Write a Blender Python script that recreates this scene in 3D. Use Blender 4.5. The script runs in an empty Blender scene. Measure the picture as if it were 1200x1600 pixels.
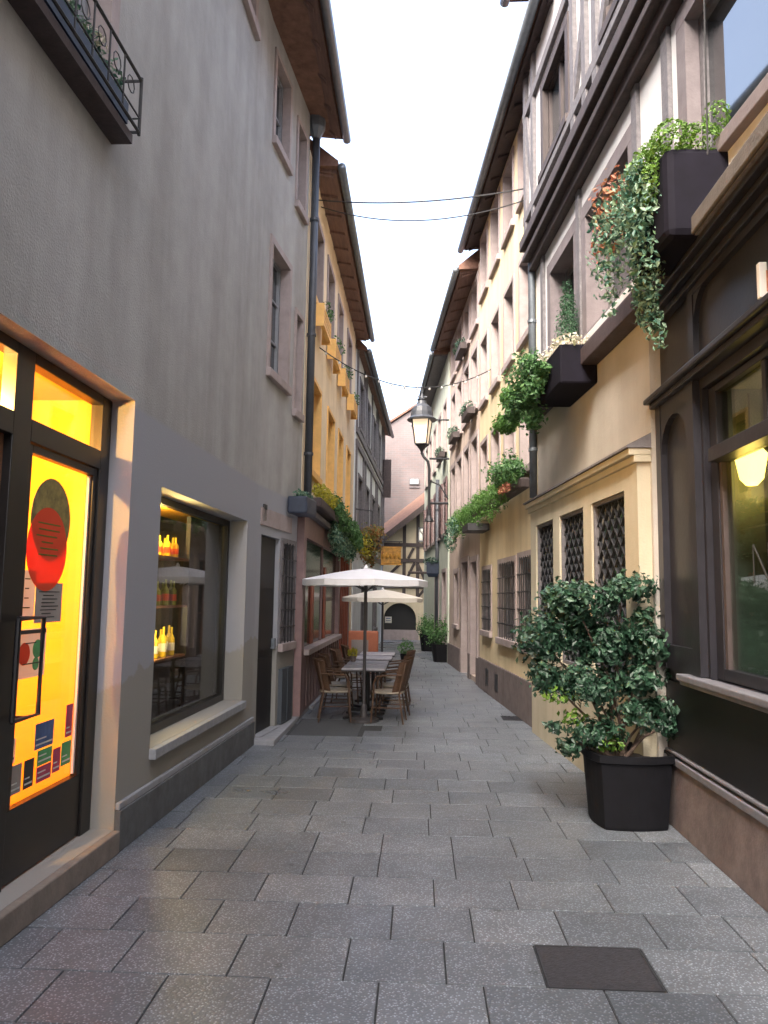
import bpy, math, random
from mathutils import Vector, Matrix, noise
R = math.radians
S = bpy.context.scene
random.seed(7)
# ---------------------------------------------------------------- camera
CH = 1.62
cam = bpy.data.cameras.new("camera"); cam_o = bpy.data.objects.new("camera", cam)
bpy.context.collection.objects.link(cam_o)
cam.sensor_fit = 'VERTICAL'; cam.sensor_height = 36.0
cam.lens = 1200.0/1600.0*36.0
cam.clip_start = .05; cam.clip_end = 600
def cam_mat(yaw, pitch, roll):
    cy, sy = math.cos(yaw), math.sin(yaw)
    f = Vector((-sy*math.cos(pitch), cy*math.cos(pitch), math.sin(pitch)))
    r = Vector((cy, sy, 0)); u = r.cross(f)
    c, s = math.cos(roll), math.sin(roll)
    r2 = r*c+u*s; u2 = -r*s+u*c
    m = Matrix((r2, u2, -f)).transposed().to_4x4()
    m.translation = (0, 0, CH)
    return m
cam_o.matrix_world = cam_mat(R(2.63), R(6.3), R(.8))
S.camera = cam_o
# ---------------------------------------------------------------- sky, sun, exposure
SUN_EL, SUN_AZ = 48, 205          # azimuth of the sun, degrees from +Y clockwise
w = bpy.data.worlds.new("World"); S.world = w; w.use_nodes = True
nt = w.node_tree; bg = nt.nodes['Background']
sky = nt.nodes.new('ShaderNodeTexSky'); sky.sky_type = 'NISHITA'; sky.sun_disc = False
sky.sun_elevation = R(SUN_EL); sky.sun_rotation = R(SUN_AZ)
sky.air_density = 1.0; sky.dust_density = 6.0; sky.ozone_density = 1.0
hs = nt.nodes.new('ShaderNodeHueSaturation'); hs.inputs['Saturation'].default_value = .85; hs.inputs['Value'].default_value = 1.0
nt.links.new(sky.outputs[0], hs.inputs['Color']); nt.links.new(hs.outputs[0], bg.inputs[0])
bg.inputs[1].default_value = .15
sl = bpy.data.lights.new("sun", 'SUN'); sl.energy = .5; sl.angle = R(25); sl.color = (1, .97, .92)
so = bpy.data.objects.new("sun", sl); bpy.context.collection.objects.link(so)
az = R(SUN_AZ); el = R(SUN_EL)
sd = Vector((math.sin(az)*math.cos(el), math.cos(az)*math.cos(el), math.sin(el)))
so.rotation_euler = sd.to_track_quat('Z', 'Y').to_euler()
S.view_settings.view_transform = 'Standard'; S.view_settings.look = 'None'
S.view_settings.exposure = 2.88; S.view_settings.gamma = 1
S.render.engine = 'CYCLES'
S.cycles.max_bounces = 8; S.cycles.diffuse_bounces = 5; S.cycles.transparent_max_bounces = 12
S.render.resolution_x = 768; S.render.resolution_y = 1024
COL = bpy.context.collection

# ---------------------------------------------------------------- materials
def _n(nt, t, **k):
    n = nt.nodes.new(t)
    for a, b in k.items(): setattr(n, a, b)
    return n
def mat(name, col, rough=.8, var=.12, scale=6, bump=0, bscale=60, metal=0, col2=None, spec=.5, stretch=None, stain=0):
    m = bpy.data.materials.new(name); m.use_nodes = True; nt = m.node_tree
    p = nt.nodes['Principled BSDF']; L = nt.links.new
    p.inputs['Roughness'].default_value = rough; p.inputs['Metallic'].default_value = metal
    p.inputs['Specular IOR Level'].default_value = spec
    tc = _n(nt, 'ShaderNodeTexCoord'); src = tc.outputs['Object']
    if stretch:
        mp = _n(nt, 'ShaderNodeMapping'); mp.inputs['Scale'].default_value = stretch
        L(src, mp.inputs[0]); src2 = mp.outputs[0]
    else: src2 = src
    no = _n(nt, 'ShaderNodeTexNoise'); no.inputs['Scale'].default_value = scale; no.inputs['Detail'].default_value = 8; no.inputs['Roughness'].default_value = .65
    L(src2, no.inputs['Vector'])
    rp = _n(nt, 'ShaderNodeValToRGB')
    c2 = col2 if col2 else tuple(c*(1-var) for c in col)
    c1 = col if col2 else tuple(min(1, c*(1+var)) for c in col)
    rp.color_ramp.elements[0].position = .33; rp.color_ramp.elements[0].color = (*c2, 1)
    rp.color_ramp.elements[1].position = .67; rp.color_ramp.elements[1].color = (*c1, 1)
    L(no.outputs['Fac'], rp.inputs[0]); out = rp.outputs[0]
    if stain:
        mp = _n(nt, 'ShaderNodeMapping'); mp.inputs['Scale'].default_value = (2.6, 2.6, .3); L(src, mp.inputs[0])
        n2 = _n(nt, 'ShaderNodeTexNoise'); n2.inputs['Scale'].default_value = 1.3; n2.inputs['Detail'].default_value = 5; L(mp.outputs[0], n2.inputs['Vector'])
        r2 = _n(nt, 'ShaderNodeValToRGB'); r2.color_ramp.elements[0].position = .3; r2.color_ramp.elements[1].position = .62
        v = 1-stain; r2.color_ramp.elements[0].color = (v, v*.985, v*.96, 1); r2.color_ramp.elements[1].color = (1, 1, 1, 1)
        L(n2.outputs['Fac'], r2.inputs[0])
        mx = _n(nt, 'ShaderNodeMix', data_type='RGBA', blend_type='MULTIPLY'); mx.inputs[0].default_value = 1
        L(out, mx.inputs[6]); L(r2.outputs[0], mx.inputs[7]); out = mx.outputs[2]
    L(out, p.inputs['Base Color'])
    if bump:
        nb = _n(nt, 'ShaderNodeTexNoise'); nb.inputs['Scale'].default_value = bscale; nb.inputs['Detail'].default_value = 6
        L(src2, nb.inputs['Vector'])
        b = _n(nt, 'ShaderNodeBump'); b.inputs['Strength'].default_value = bump; b.inputs['Distance'].default_value = .01
        L(nb.outputs['Fac'], b.inputs['Height']); L(b.outputs[0], p.inputs['Normal'])
    return m
def emit(name, col, s):
    m = bpy.data.materials.new(name); m.use_nodes = True; p = m.node_tree.nodes['Principled BSDF']
    p.inputs['Base Color'].default_value = (*col, 1); p.inputs['Emission Color'].default_value = (*col, 1); p.inputs['Emission Strength'].default_value = s
    return m
def glass(name, tint=(1, 1, 1), ior=1.5, rough=.0):
    m = bpy.data.materials.new(name); m.use_nodes = True; nt = m.node_tree; nt.nodes.clear(); L = nt.links.new
    o = _n(nt, 'ShaderNodeOutputMaterial'); mx = _n(nt, 'ShaderNodeMixShader'); lw = _n(nt, 'ShaderNodeLayerWeight'); lw.inputs[0].default_value = .5
    pw = _n(nt, 'ShaderNodeMath', operation='POWER'); pw.inputs[1].default_value = 5.5; L(lw.outputs['Facing'], pw.inputs[0])
    f0 = ((ior-1)/(ior+1))**2; fr = _n(nt, 'ShaderNodeMath', operation='MULTIPLY_ADD'); fr.inputs[1].default_value = 1-f0; fr.inputs[2].default_value = f0; L(pw.outputs[0], fr.inputs[0])
    t = _n(nt, 'ShaderNodeBsdfTransparent'); t.inputs[0].default_value = (*tint, 1)
    g = _n(nt, 'ShaderNodeBsdfGlossy'); g.inputs['Roughness'].default_value = rough
    L(fr.outputs[0], mx.inputs[0]); L(t.outputs[0], mx.inputs[1]); L(g.outputs[0], mx.inputs[2]); L(mx.outputs[0], o.inputs[0])
    return m
def leafmat(name, cols, rough=.5, trans=.25):
    m = bpy.data.materials.new(name); m.use_nodes = True; nt = m.node_tree; p = nt.nodes['Principled BSDF']; L = nt.links.new
    at = _n(nt, 'ShaderNodeAttribute'); at.attribute_name = 'tone'
    rp = _n(nt, 'ShaderNodeValToRGB'); e = rp.color_ramp.elements
    while len(e) < len(cols): e.new(.5)
    for i, c in enumerate(cols): e[i].position = i/(len(cols)-1); e[i].color = (*c, 1)
    L(at.outputs['Fac'], rp.inputs[0]); L(rp.outputs[0], p.inputs['Base Color']); p.inputs['Roughness'].default_value = rough
    o = nt.nodes['Material Output']; tr = _n(nt, 'ShaderNodeBsdfTranslucent'); mx = _n(nt, 'ShaderNodeMixShader'); mx.inputs[0].default_value = trans
    L(rp.outputs[0], tr.inputs[0]); L(p.outputs[0], mx.inputs[1]); L(tr.outputs[0], mx.inputs[2]); L(mx.outputs[0], o.inputs[0])
    return m

def grey_render():
    """roughcast above, smoother paint below z 2.86, with the bare patches near the foot"""
    m = mat('grey_render', (.345, .34, .33), .9, .09, 3, .6, 75, stain=.2)
    nt = m.node_tree; L = nt.links.new; p = nt.nodes['Principled BSDF']
    src = p.inputs['Base Color'].links[0].from_socket
    tc = _n(nt, 'ShaderNodeTexCoord'); sx = _n(nt, 'ShaderNodeSeparateXYZ'); L(tc.outputs['Object'], sx.inputs[0])
    n0 = _n(nt, 'ShaderNodeTexNoise'); n0.inputs['Scale'].default_value = 2.5; n0.inputs['Detail'].default_value = 6; L(tc.outputs['Object'], n0.inputs[0])
    ad = _n(nt, 'ShaderNodeMath', operation='MULTIPLY_ADD'); ad.inputs[1].default_value = .9; L(n0.outputs[0], ad.inputs[0]); L(sx.outputs[2], ad.inputs[2])
    def step(a, b, s):
        mr = _n(nt, 'ShaderNodeMapRange'); mr.inputs[1].default_value = a; mr.inputs[2].default_value = b; L(s, mr.inputs[0]); return mr.outputs[0]
    up = step(2.84, 2.88, sx.outputs[2]); lo = step(1.52, 1.56, ad.outputs[0])
    mx = _n(nt, 'ShaderNodeMix', data_type='RGBA'); L(up, mx.inputs[0]); mx.inputs[6].default_value = (.285, .29, .315, 1); L(src, mx.inputs[7])
    m2 = _n(nt, 'ShaderNodeMix', data_type='RGBA'); L(lo, m2.inputs[0]); m2.inputs[6].default_value = (.25, .24, .22, 1); L(mx.outputs[2], m2.inputs[7])
    L(m2.outputs[2], p.inputs['Base Color'])
    b = [n for n in nt.nodes if n.type == 'BUMP'][0]
    mm = _n(nt, 'ShaderNodeMapRange'); L(up, mm.inputs[0]); mm.inputs[3].default_value = .18; mm.inputs[4].default_value = .55
    L(mm.outputs[0], b.inputs['Strength'])
    return m
def brickmat(name, c1, c2, mortar, scale=1, bw=.25, bh=.08, rot=True):
    m = bpy.data.materials.new(name); m.use_nodes = True; nt = m.node_tree; p = nt.nodes['Principled BSDF']; L = nt.links.new
    tc = _n(nt, 'ShaderNodeTexCoord'); sx = _n(nt, 'ShaderNodeSeparateXYZ'); cx = _n(nt, 'ShaderNodeCombineXYZ')
    L(tc.outputs['Object'], sx.inputs[0])
    a = _n(nt, 'ShaderNodeMath', operation='ADD'); L(sx.outputs[0], a.inputs[0]); L(sx.outputs[1], a.inputs[1])
    L(a.outputs[0], cx.inputs[0]); L(sx.outputs[2], cx.inputs[1])
    b = _n(nt, 'ShaderNodeTexBrick'); b.inputs['Scale'].default_value = scale; b.inputs['Brick Width'].default_value = bw; b.inputs['Row Height'].default_value = bh
    b.inputs['Mortar Size'].default_value = .008; b.inputs['Color1'].default_value = (*c1, 1); b.inputs['Color2'].default_value = (*c2, 1); b.inputs['Mortar'].default_value = (*mortar, 1)
    L(cx.outputs[0], b.inputs['Vector'])
    no = _n(nt, 'ShaderNodeTexNoise'); no.inputs['Scale'].default_value = .9; no.inputs['Detail'].default_value = 6; L(tc.outputs['Object'], no.inputs[0])
    mr = _n(nt, 'ShaderNodeMapRange'); mr.inputs[1].default_value = .3; mr.inputs[2].default_value = .7; mr.inputs[3].default_value = .75; mr.inputs[4].default_value = 1.1; L(no.outputs[0], mr.inputs[0])
    mx = _n(nt, 'ShaderNodeVectorMath', operation='SCALE'); L(b.outputs[0], mx.inputs[0]); L(mr.outputs[0], mx.inputs['Scale'])
    L(mx.outputs[0], p.inputs['Base Color']); p.inputs['Roughness'].default_value = .9
    return m
def pavemat():
    m = bpy.data.materials.new('paving_stone'); m.use_nodes = True; nt = m.node_tree; p = nt.nodes['Principled BSDF']; L = nt.links.new
    at = _n(nt, 'ShaderNodeAttribute'); at.attribute_name = 'tone'
    rp = _n(nt, 'ShaderNodeValToRGB'); e = rp.color_ramp.elements
    e[0].color = (.092, .104, .120, 1); e[1].color = (.172, .188, .208, 1)
    L(at.outputs['Fac'], rp.inputs[0])
    tc = _n(nt, 'ShaderNodeTexCoord')
    v = _n(nt, 'ShaderNodeTexVoronoi'); v.inputs['Scale'].default_value = 75; L(tc.outputs['Object'], v.inputs[0])
    vr = _n(nt, 'ShaderNodeValToRGB'); vr.color_ramp.elements[0].position = 0; vr.color_ramp.elements[0].color = (3.2, 3.2, 3.2, 1)
    vr.color_ramp.elements[1].position = .42; vr.color_ramp.elements[1].color = (.84, .84, .84, 1); L(v.outputs['Distance'], vr.inputs[0])
    no = _n(nt, 'ShaderNodeTexNoise'); no.inputs['Scale'].default_value = .9; no.inputs['Detail'].default_value = 6; no.inputs['Roughness'].default_value = .7; L(tc.outputs['Object'], no.inputs[0])
    nr = _n(nt, 'ShaderNodeMapRange'); nr.inputs[1].default_value = .3; nr.inputs[2].default_value = .7; nr.inputs[3].default_value = .78; nr.inputs[4].default_value = 1.15; L(no.outputs[0], nr.inputs[0])
    a = _n(nt, 'ShaderNodeMix', data_type='RGBA', blend_type='MULTIPLY'); a.inputs[0].default_value = 1; L(rp.outputs[0], a.inputs[6]); L(vr.outputs[0], a.inputs[7])
    b = _n(nt, 'ShaderNodeVectorMath', operation='SCALE'); L(a.outputs[2], b.inputs[0]); L(nr.outputs[0], b.inputs['Scale'])
    gv = _n(nt, 'ShaderNodeTexVoronoi'); gv.inputs['Scale'].default_value = 2.6; L(tc.outputs['Object'], gv.inputs[0])
    gr = _n(nt, 'ShaderNodeMapRange'); gr.inputs[1].default_value = .045; gr.inputs[2].default_value = .065; gr.inputs[3].default_value = .55; gr.inputs[4].default_value = 1; L(gv.outputs['Distance'], gr.inputs[0])
    sn = _n(nt, 'ShaderNodeTexNoise'); sn.inputs['Scale'].default_value = 5; sn.inputs['Detail'].default_value = 10; sn.inputs['Roughness'].default_value = .75; L(tc.outputs['Object'], sn.inputs[0])
    sr = _n(nt, 'ShaderNodeMapRange'); sr.inputs[1].default_value = .4; sr.inputs[2].default_value = .6; sr.inputs[3].default_value = .86; sr.inputs[4].default_value = 1.08; L(sn.outputs[0], sr.inputs[0])
    mm_ = _n(nt, 'ShaderNodeMath', operation='MULTIPLY'); L(gr.outputs[0], mm_.inputs[0]); L(sr.outputs[0], mm_.inputs[1])
    b2 = _n(nt, 'ShaderNodeVectorMath', operation='SCALE'); L(b.outputs[0], b2.inputs[0]); L(mm_.outputs[0], b2.inputs['Scale'])
    L(b2.outputs[0], p.inputs['Base Color'])
    n3 = _n(nt, 'ShaderNodeTexNoise'); n3.inputs['Scale'].default_value = .7; n3.inputs['Detail'].default_value = 2.5; L(tc.outputs['Object'], n3.inputs[0]); no = n3
    rr = _n(nt, 'ShaderNodeMapRange'); rr.inputs[1].default_value = .3; rr.inputs[2].default_value = .7; rr.inputs[3].default_value = .24; rr.inputs[4].default_value = .58; L(no.outputs[0], rr.inputs[0]); L(rr.outputs[0], p.inputs['Roughness'])
    bp = _n(nt, 'ShaderNodeBump'); bp.inputs['Strength'].default_value = .35; bp.inputs['Distance'].default_value = .004; L(v.outputs['Distance'], bp.inputs['Height']); L(bp.outputs[0], p.inputs['Normal'])
    return m

M = dict(
 grey=grey_render(), lintel=mat('soffit_plaster', (.36, .33, .29), .9, .1, 5, .2),
 plinth_grey=mat('grey_plinth_stone', (.10, .105, .11), .85, .2, 9, .3, 90, stain=.3),
 sill_stone=mat('grey_sill_stone', (.25, .255, .27), .8, .12, 12, .2),
 step_stone=mat('doorstep_stone', (.19, .16, .135), .8, .2, 8, .3),
 cream=mat('cream_plaster', (.42, .39, .345), .9, .06, 3, .3, 60, stain=.14),
 creamlow=mat('ochre_cream_plaster', (.48, .43, .32), .9, .07, 3, .25, 60, stain=.14),
 yellow=mat('yellow_plaster', (.66, .55, .35), .9, .06, 2.5, .3, 50, stain=.18),
 orange=mat('orange_plaster', (.74, .61, .42), .9, .08, 2.5, .3, 50, stain=.12),
 pinkhouse=mat('pink_mauve_plaster', (.46, .37, .31), .9, .1, 2.5, .3, 50, stain=.2),
 whitehouse=mat('pale_plaster', (.66, .69, .70), .9, .07, 3, .25, 50, stain=.15),
 greenhouse=mat('pale_green_plaster', (.50, .54, .45), .9, .07, 3, .25, 50, stain=.15),
 panel=mat('white_infill_plaster', (.60, .60, .60), .9, .06, 5, .25, 60, stain=.14),
 cream2=mat('cream_infill_plaster', (.58, .50, .36), .9, .06, 5, .25, 60, stain=.14),
 pinkstone=mat('pink_sandstone', (.155, .125, .12), .85, .22, 7, .35, 50, stain=.2),
 mauvedark=mat('dark_mauve_sandstone', (.17, .145, .15), .85, .15, 7, .25, 60, stain=.2), mauve=mat('mauve_sandstone', (.33, .275, .265), .85, .12, 7, .25, 60, stain=.15),
 ochreglow=mat('ochre_glow_surround', (.74, .44, .14), .7, .1, 8, .1),  # ochre trim whose colour also carries the warm glow on the orange house
 timber=mat('dark_timber', (.05, .036, .034), .7, .3, 20, .3, 60, stretch=(1, 1, .2)),
 timber2=mat('grey_brown_timber', (.13, .12, .125), .75, .25, 20, .3, 60),
 redtimber=mat('red_brown_timber', (.05, .034, .034), .65, .25, 18, .2),
 soffit=mat('brown_eave_boards', (.17, .10, .08), .7, .25, 5, .35, 25, stretch=(6, .6, 1)),
 tile=mat('roof_tiles', (.16, .085, .06), .85, .3, 9, .6, 16),
 zinc=mat('weathered_zinc', (.16, .18, .20), .5, .15, 10, .1, metal=.6),
 pipe=mat('dark_pipe_paint', (.045, .05, .06), .5, .15, 10),
 black=mat('black_paint', (.006, .006, .008), .5, .2, 10),
 frameblk=mat('dark_bronze_frame', (.008, .007, .007), .4, .2, 15),
 plum=mat('plum_paint', (.020, .019, .024), .36, .18, 5, .08, 30, spec=.4),
 plumlight=mat('worn_plum_sill', (.17, .165, .18), .4, .15, 20),
 iron=mat('wrought_iron', (.022, .022, .025), .55, .3, 20),
 whitewood=mat('white_painted_wood', (.6, .59, .56), .6, .06, 20),
 greywood=mat('grey_painted_wood', (.22, .225, .24), .6, .1, 20),
 brownwood=mat('brown_painted_wood', (.20, .09, .045), .6, .15, 20),
 darkglass=mat('window_glass', (.02, .025, .03), .03, .3, 1.5, spec=1),
 clear=glass('clear_glass', ior=1.4), dimglass=glass('display_glass', (.92, .92, .92), 1.12), shop_glass=glass('shop_glass', (.82, .9, .86), 1.75),
 pinkwood=mat('old_rose_painted_wood', (.20, .125, .12), .55, .15, 8, .1),
 cupboard=mat('cupboard_paint', (.05, .06, .072), .6, .1, 8), redwood=mat('rust_red_wood', (.23, .055, .025), .5, .2, 10, .1),
 potblack=mat('black_planter', (.005, .005, .007), .7, .25, 8, .1, spec=.2),
 navy=mat('navy_planter', (.02, .03, .055), .5, .2, 8),
 plumbox=mat('dark_plum_planter', (.006, .005, .010), .8, .25, 8, spec=.15),
 soil=mat('soil', (.04, .028, .02), .95, .3, 30, .6, 60),
 bark=mat('bark', (.09, .06, .045), .9, .3, 30, .5, 60),
 canvas=mat('white_canvas', (.75, .75, .78), .85, .04, 8, .1), canvas2=mat('cream_canvas', (.72, .67, .58), .85, .04, 8, .1),
 pole=mat('dark_pole', (.08, .075, .08), .45, .1, 8, metal=.5),
 table=mat('table_top', (.34, .33, .37), .35, .15, 20), rattan=mat('brown_rattan', (.075, .038, .02), .6, .4, 60, .5, 120),
 rattan2=mat('olive_rattan', (.10, .075, .035), .6, .4, 60, .5, 120), seatpale=mat('pale_woven_seat', (.24, .21, .17), .7, .1, 60),
 chairleg=mat('dark_bamboo', (.07, .04, .025), .5, .3, 30),
 joint=mat('joint_sand', (.035, .037, .04), .95, .3, 30, .4), ground=mat('outlying_ground', (.16, .16, .165), .9, .15, .5), pave=pavemat(),
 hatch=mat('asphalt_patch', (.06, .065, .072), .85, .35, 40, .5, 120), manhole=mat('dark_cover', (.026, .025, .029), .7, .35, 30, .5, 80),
 yroom=mat('yellow_shop_wall', (.66, .34, .02), .7, .05, 2), droom=mat('dark_shop_interior', (.03, .03, .03), .8, .2, 3), groom=mat('grey_green_interior', (.085, .10, .085), .8, .25, 1.2),
 white=leafmat('white_card', [(.8, .78, .74)]*2, .6, .3), greycard=mat('grey_card', (.32, .29, .27), .6, .06, 30), redp=leafmat('red_poster', [(.9, .09, .03)]*2, .6, .3), olivep=mat('olive_poster', (.24, .19, .06), .6, .45, 14),
 ink=mat('ink', (.03, .03, .03), .6, .1, 5), green=mat('green_sticker', (.08, .35, .12), .5, .2, 20), blue=mat('blue_sticker', (.06, .12, .28), .5, .3, 20), pinks=mat('crimson_sticker', (.45, .05, .12), .5, .2, 20), orangep=mat('orange_board', (.50, .17, .09), .6, .08, 10),
 gold=mat('gilded_sign', (.48, .24, .04), .5, .45, 9, .3, 25), bottle=mat('amber_bottle', (.55, .38, .04), .15, .2, 20), bottle2=mat('olive_bottle', (.22, .25, .05), .15, .2, 20), redlabel=mat('red_label', (.5, .06, .02), .4, .2, 20),
 bulb=emit('warm_bulb', (1, .58, .10), 1.6), lampglass=emit('lantern_glass', (.85, .66, .45), .12), rope=mat('cable', (.03, .03, .032), .7, .1, 9),
 brick=brickmat('pink_brick', (.17, .128, .122), (.145, .122, .12), (.165, .15, .148)),
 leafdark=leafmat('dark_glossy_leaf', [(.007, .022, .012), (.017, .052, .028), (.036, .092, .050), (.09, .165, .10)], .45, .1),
 leafmid=leafmat('mid_leaf', [(.03, .08, .025), (.07, .17, .05), (.14, .27, .08)], .5),
 leafbright=leafmat('bright_leaf', [(.04, .11, .02), (.11, .24, .05), (.20, .36, .10)], .5, .4),
 leafbox=leafmat('box_leaf', [(.05, .12, .01), (.12, .24, .03), (.24, .38, .06)], .5),
 leafivy=leafmat('ivy_leaf', [(.02, .07, .045), (.05, .14, .09), (.25, .36, .24), (.10, .20, .07)], .5),
 leafred=leafmat('red_leaf', [(.18, .05, .03), (.32, .10, .06), (.42, .20, .10), (.20, .16, .06)], .6),
 leafyel=leafmat('yellow_leaf', [(.22, .22, .03), (.55, .48, .04), (.14, .20, .05)], .5, .4),
 leaforange=leafmat('orange_leaf', [(.30, .09, .03), (.32, .18, .05), (.12, .15, .04), (.20, .20, .07)], .5, .3),
 petal=leafmat('white_petal', [(.35, .36, .20), (.65, .60, .48), (.72, .60, .55)], .6, .3),
 conifer=leafmat('conifer_leaf', [(.02, .07, .035), (.05, .13, .06), (.08, .19, .09)], .6),
)
M['darkglass'].node_tree.nodes['Principled BSDF'].inputs['IOR'].default_value = 2.0
M['dullglass'] = mat('shaded_window_glass', (.012, .012, .013), .12, .3, 1.5, spec=.25)
M['ledge'] = mat('weathered_ledge_stone', (.10, .088, .078), .85, .2, 9, .3)
# ---------------------------------------------------------------- builders
def setp(o, label=None, cat=None, group=None, kind=None):
    if label: o['label'] = label
    if cat: o['category'] = cat
    if group: o['group'] = group
    if kind: o['kind'] = kind
    return o
def thing(name, label, cat, loc=(0, 0, 0), group=None, rz=0):
    o = bpy.data.objects.new(name, None); COL.objects.link(o); o.location = loc; o.rotation_euler = (0, 0, rz)
    return setp(o, label, cat, group)
class MB:
    def __init__(s): s.v = []; s.f = []; s.t = []
    def quad(s, *p):
        i = len(s.v); s.v += [tuple(q) for q in p]; s.f.append(tuple(range(i, i+len(p)))); s.t.append(0)
    def hexa(s, P):  # P: 8 points, bottom 4 then top 4
        i = len(s.v); s.v += [tuple(q) for q in P]
        for f in ((3, 2, 1, 0), (4, 5, 6, 7), (0, 1, 5, 4), (1, 2, 6, 5), (2, 3, 7, 6), (3, 0, 4, 7)): s.f.append(tuple(i+k for k in f)); s.t.append(0)
        return s
    def box(s, x0, x1, y0, y1, z0, z1):
        return s.hexa([(x0, y0, z0), (x1, y0, z0), (x1, y1, z0), (x0, y1, z0), (x0, y0, z1), (x1, y0, z1), (x1, y1, z1), (x0, y1, z1)])
    def wbox(s, W, y0, y1, z0, z1, o0, o1):
        P = [W.P(y, z, o) for z in (z0, z1) for (y, o) in ((y0, o0), (y1, o0), (y1, o1), (y0, o1))]
        return s.hexa(P)
    def bar(s, a, b, w, h=None):
        a = Vector(a); b = Vector(b); h = h or w; d = (b-a).normalized()
        u = d.cross(Vector((0, 0, 1)));  u = u.normalized() if u.length > .01 else Vector((1, 0, 0)); v = u.cross(d)
        P = [p+u*(i*w/2)+v*(j*h/2) for p in (a, b) for i, j in ((-1, -1), (1, -1), (1, 1), (-1, 1))]
        return s.hexa(P)
    def tube(s, pts, r, n=8, r2=None):
        pts = [Vector(p) for p in pts]; i0 = len(s.v); N = len(pts)
        for k, p in enumerate(pts):
            d = (pts[min(k+1, N-1)]-pts[max(k-1, 0)]).normalized()
            u = d.cross(Vector((.13, .31, 1))).normalized() if abs(d.z) < .98 else Vector((1, 0, 0)); v = d.cross(u).normalized(); u = v.cross(d)
            rr = r if r2 is None else r+(r2-r)*k/(N-1)
            for j in range(n):
                a = 2*math.pi*j/n; s.v.append(tuple(p+(u*math.cos(a)+v*math.sin(a))*rr))
        for k in range(N-1):
            for j in range(n):
                s.f.append((i0+k*n+j, i0+k*n+(j+1) % n, i0+(k+1)*n+(j+1) % n, i0+(k+1)*n+j)); s.t.append(0)
        s.f.append(tuple(i0+j for j in range(n))[::-1]); s.f.append(tuple(i0+(N-1)*n+j for j in range(n))); s.t += [0, 0]
        return s
    def lathe(s, c, prof, n=16, rot=0, sq=None):
        i0 = len(s.v); K = len(prof)
        for r, z in prof:
            for j in range(n):
                a = 2*math.pi*j/n+rot; q = 1
                if sq: q = 1/max(abs(math.cos(a-rot)), abs(math.sin(a-rot)))**sq
                s.v.append((c[0]+r*q*math.cos(a), c[1]+r*q*math.sin(a), c[2]+z))
        for k in range(K-1):
            for j in range(n): s.f.append((i0+k*n+j, i0+k*n+(j+1) % n, i0+(k+1)*n+(j+1) % n, i0+(k+1)*n+j)); s.t.append(0)
        s.f.append(tuple(i0+j for j in range(n))[::-1]); s.f.append(tuple(i0+(K-1)*n+j for j in range(n))); s.t += [0, 0]
        return s
    def build(s, name, m, parent=None, smooth=False, bevel=0):
        me = bpy.data.meshes.new(name); me.from_pydata(s.v, [], s.f); me.materials.append(m)
        if any(s.t):
            a = me.attributes.new('tone', 'FLOAT', 'FACE'); a.data.foreach_set('value', s.t)
        o = bpy.data.objects.new(name, me); COL.objects.link(o)
        if parent is not None:
            o.parent = parent
            if parent.type == 'EMPTY' and parent.get('category') == 'house': o.location = -parent.location   # houses are drawn in world metres
        if smooth:
            me.polygons.foreach_set('use_smooth', [True]*len(me.polygons))
        if bevel:
            b = o.modifiers.new('bevel', 'BEVEL'); b.width = bevel; b.segments = 2; b.limit_method = 'ANGLE'
        return o
class Wl:   # facade plane x = a + b*y; sg = +1 faces +x, -1 faces -x
    def __init__(s, a, b, sg): s.a, s.b, s.sg = a, b, sg
    def P(s, y, z, o=0): return (s.a+s.b*y+s.sg*o, y, z)
def facade(W, y0, y1, z0, z1, openings, body=4.0, o=0, d=.2, ends=True):
    mb = MB()
    ys = sorted({y0, y1, *[k for q in openings for k in q[:2] if y0 < k < y1]}); zs = sorted({z0, z1, *[k for q in openings for k in q[2:4] if z0 < k < z1]})
    for i in range(len(ys)-1):
        for j in range(len(zs)-1):
            cy, cz = (ys[i]+ys[i+1])/2, (zs[j]+zs[j+1])/2
            if any(q[0] < cy < q[1] and q[2] < cz < q[3] for q in openings): continue
            mb.quad(W.P(ys[i], zs[j], o), W.P(ys[i+1], zs[j], o), W.P(ys[i+1], zs[j+1], o), W.P(ys[i], zs[j+1], o))
    for q in openings:
        a, b, c, e = q[:4]; dd = q[4] if len(q) > 4 else d
        for (p, r) in (((a, c), (b, c)), ((b, c), (b, e)), ((b, e), (a, e)), ((a, e), (a, c))):
            mb.quad(W.P(p[0], p[1], o), W.P(r[0], r[1], o), W.P(r[0], r[1], o-dd), W.P(p[0], p[1], o-dd))
    if ends:
        for y in (y0, y1): mb.quad(W.P(y, z0, o), W.P(y, z1, o), W.P(y, z1, -body), W.P(y, z0, -body))
        mb.quad(W.P(y0, z1, o), W.P(y1, z1, o), W.P(y1, z1, -body), W.P(y0, z1, -body))
        mb.quad(W.P(y0, z0, -body), W.P(y1, z0, -body), W.P(y1, z1, -body), W.P(y0, z1, -body))
    return mb
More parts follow.
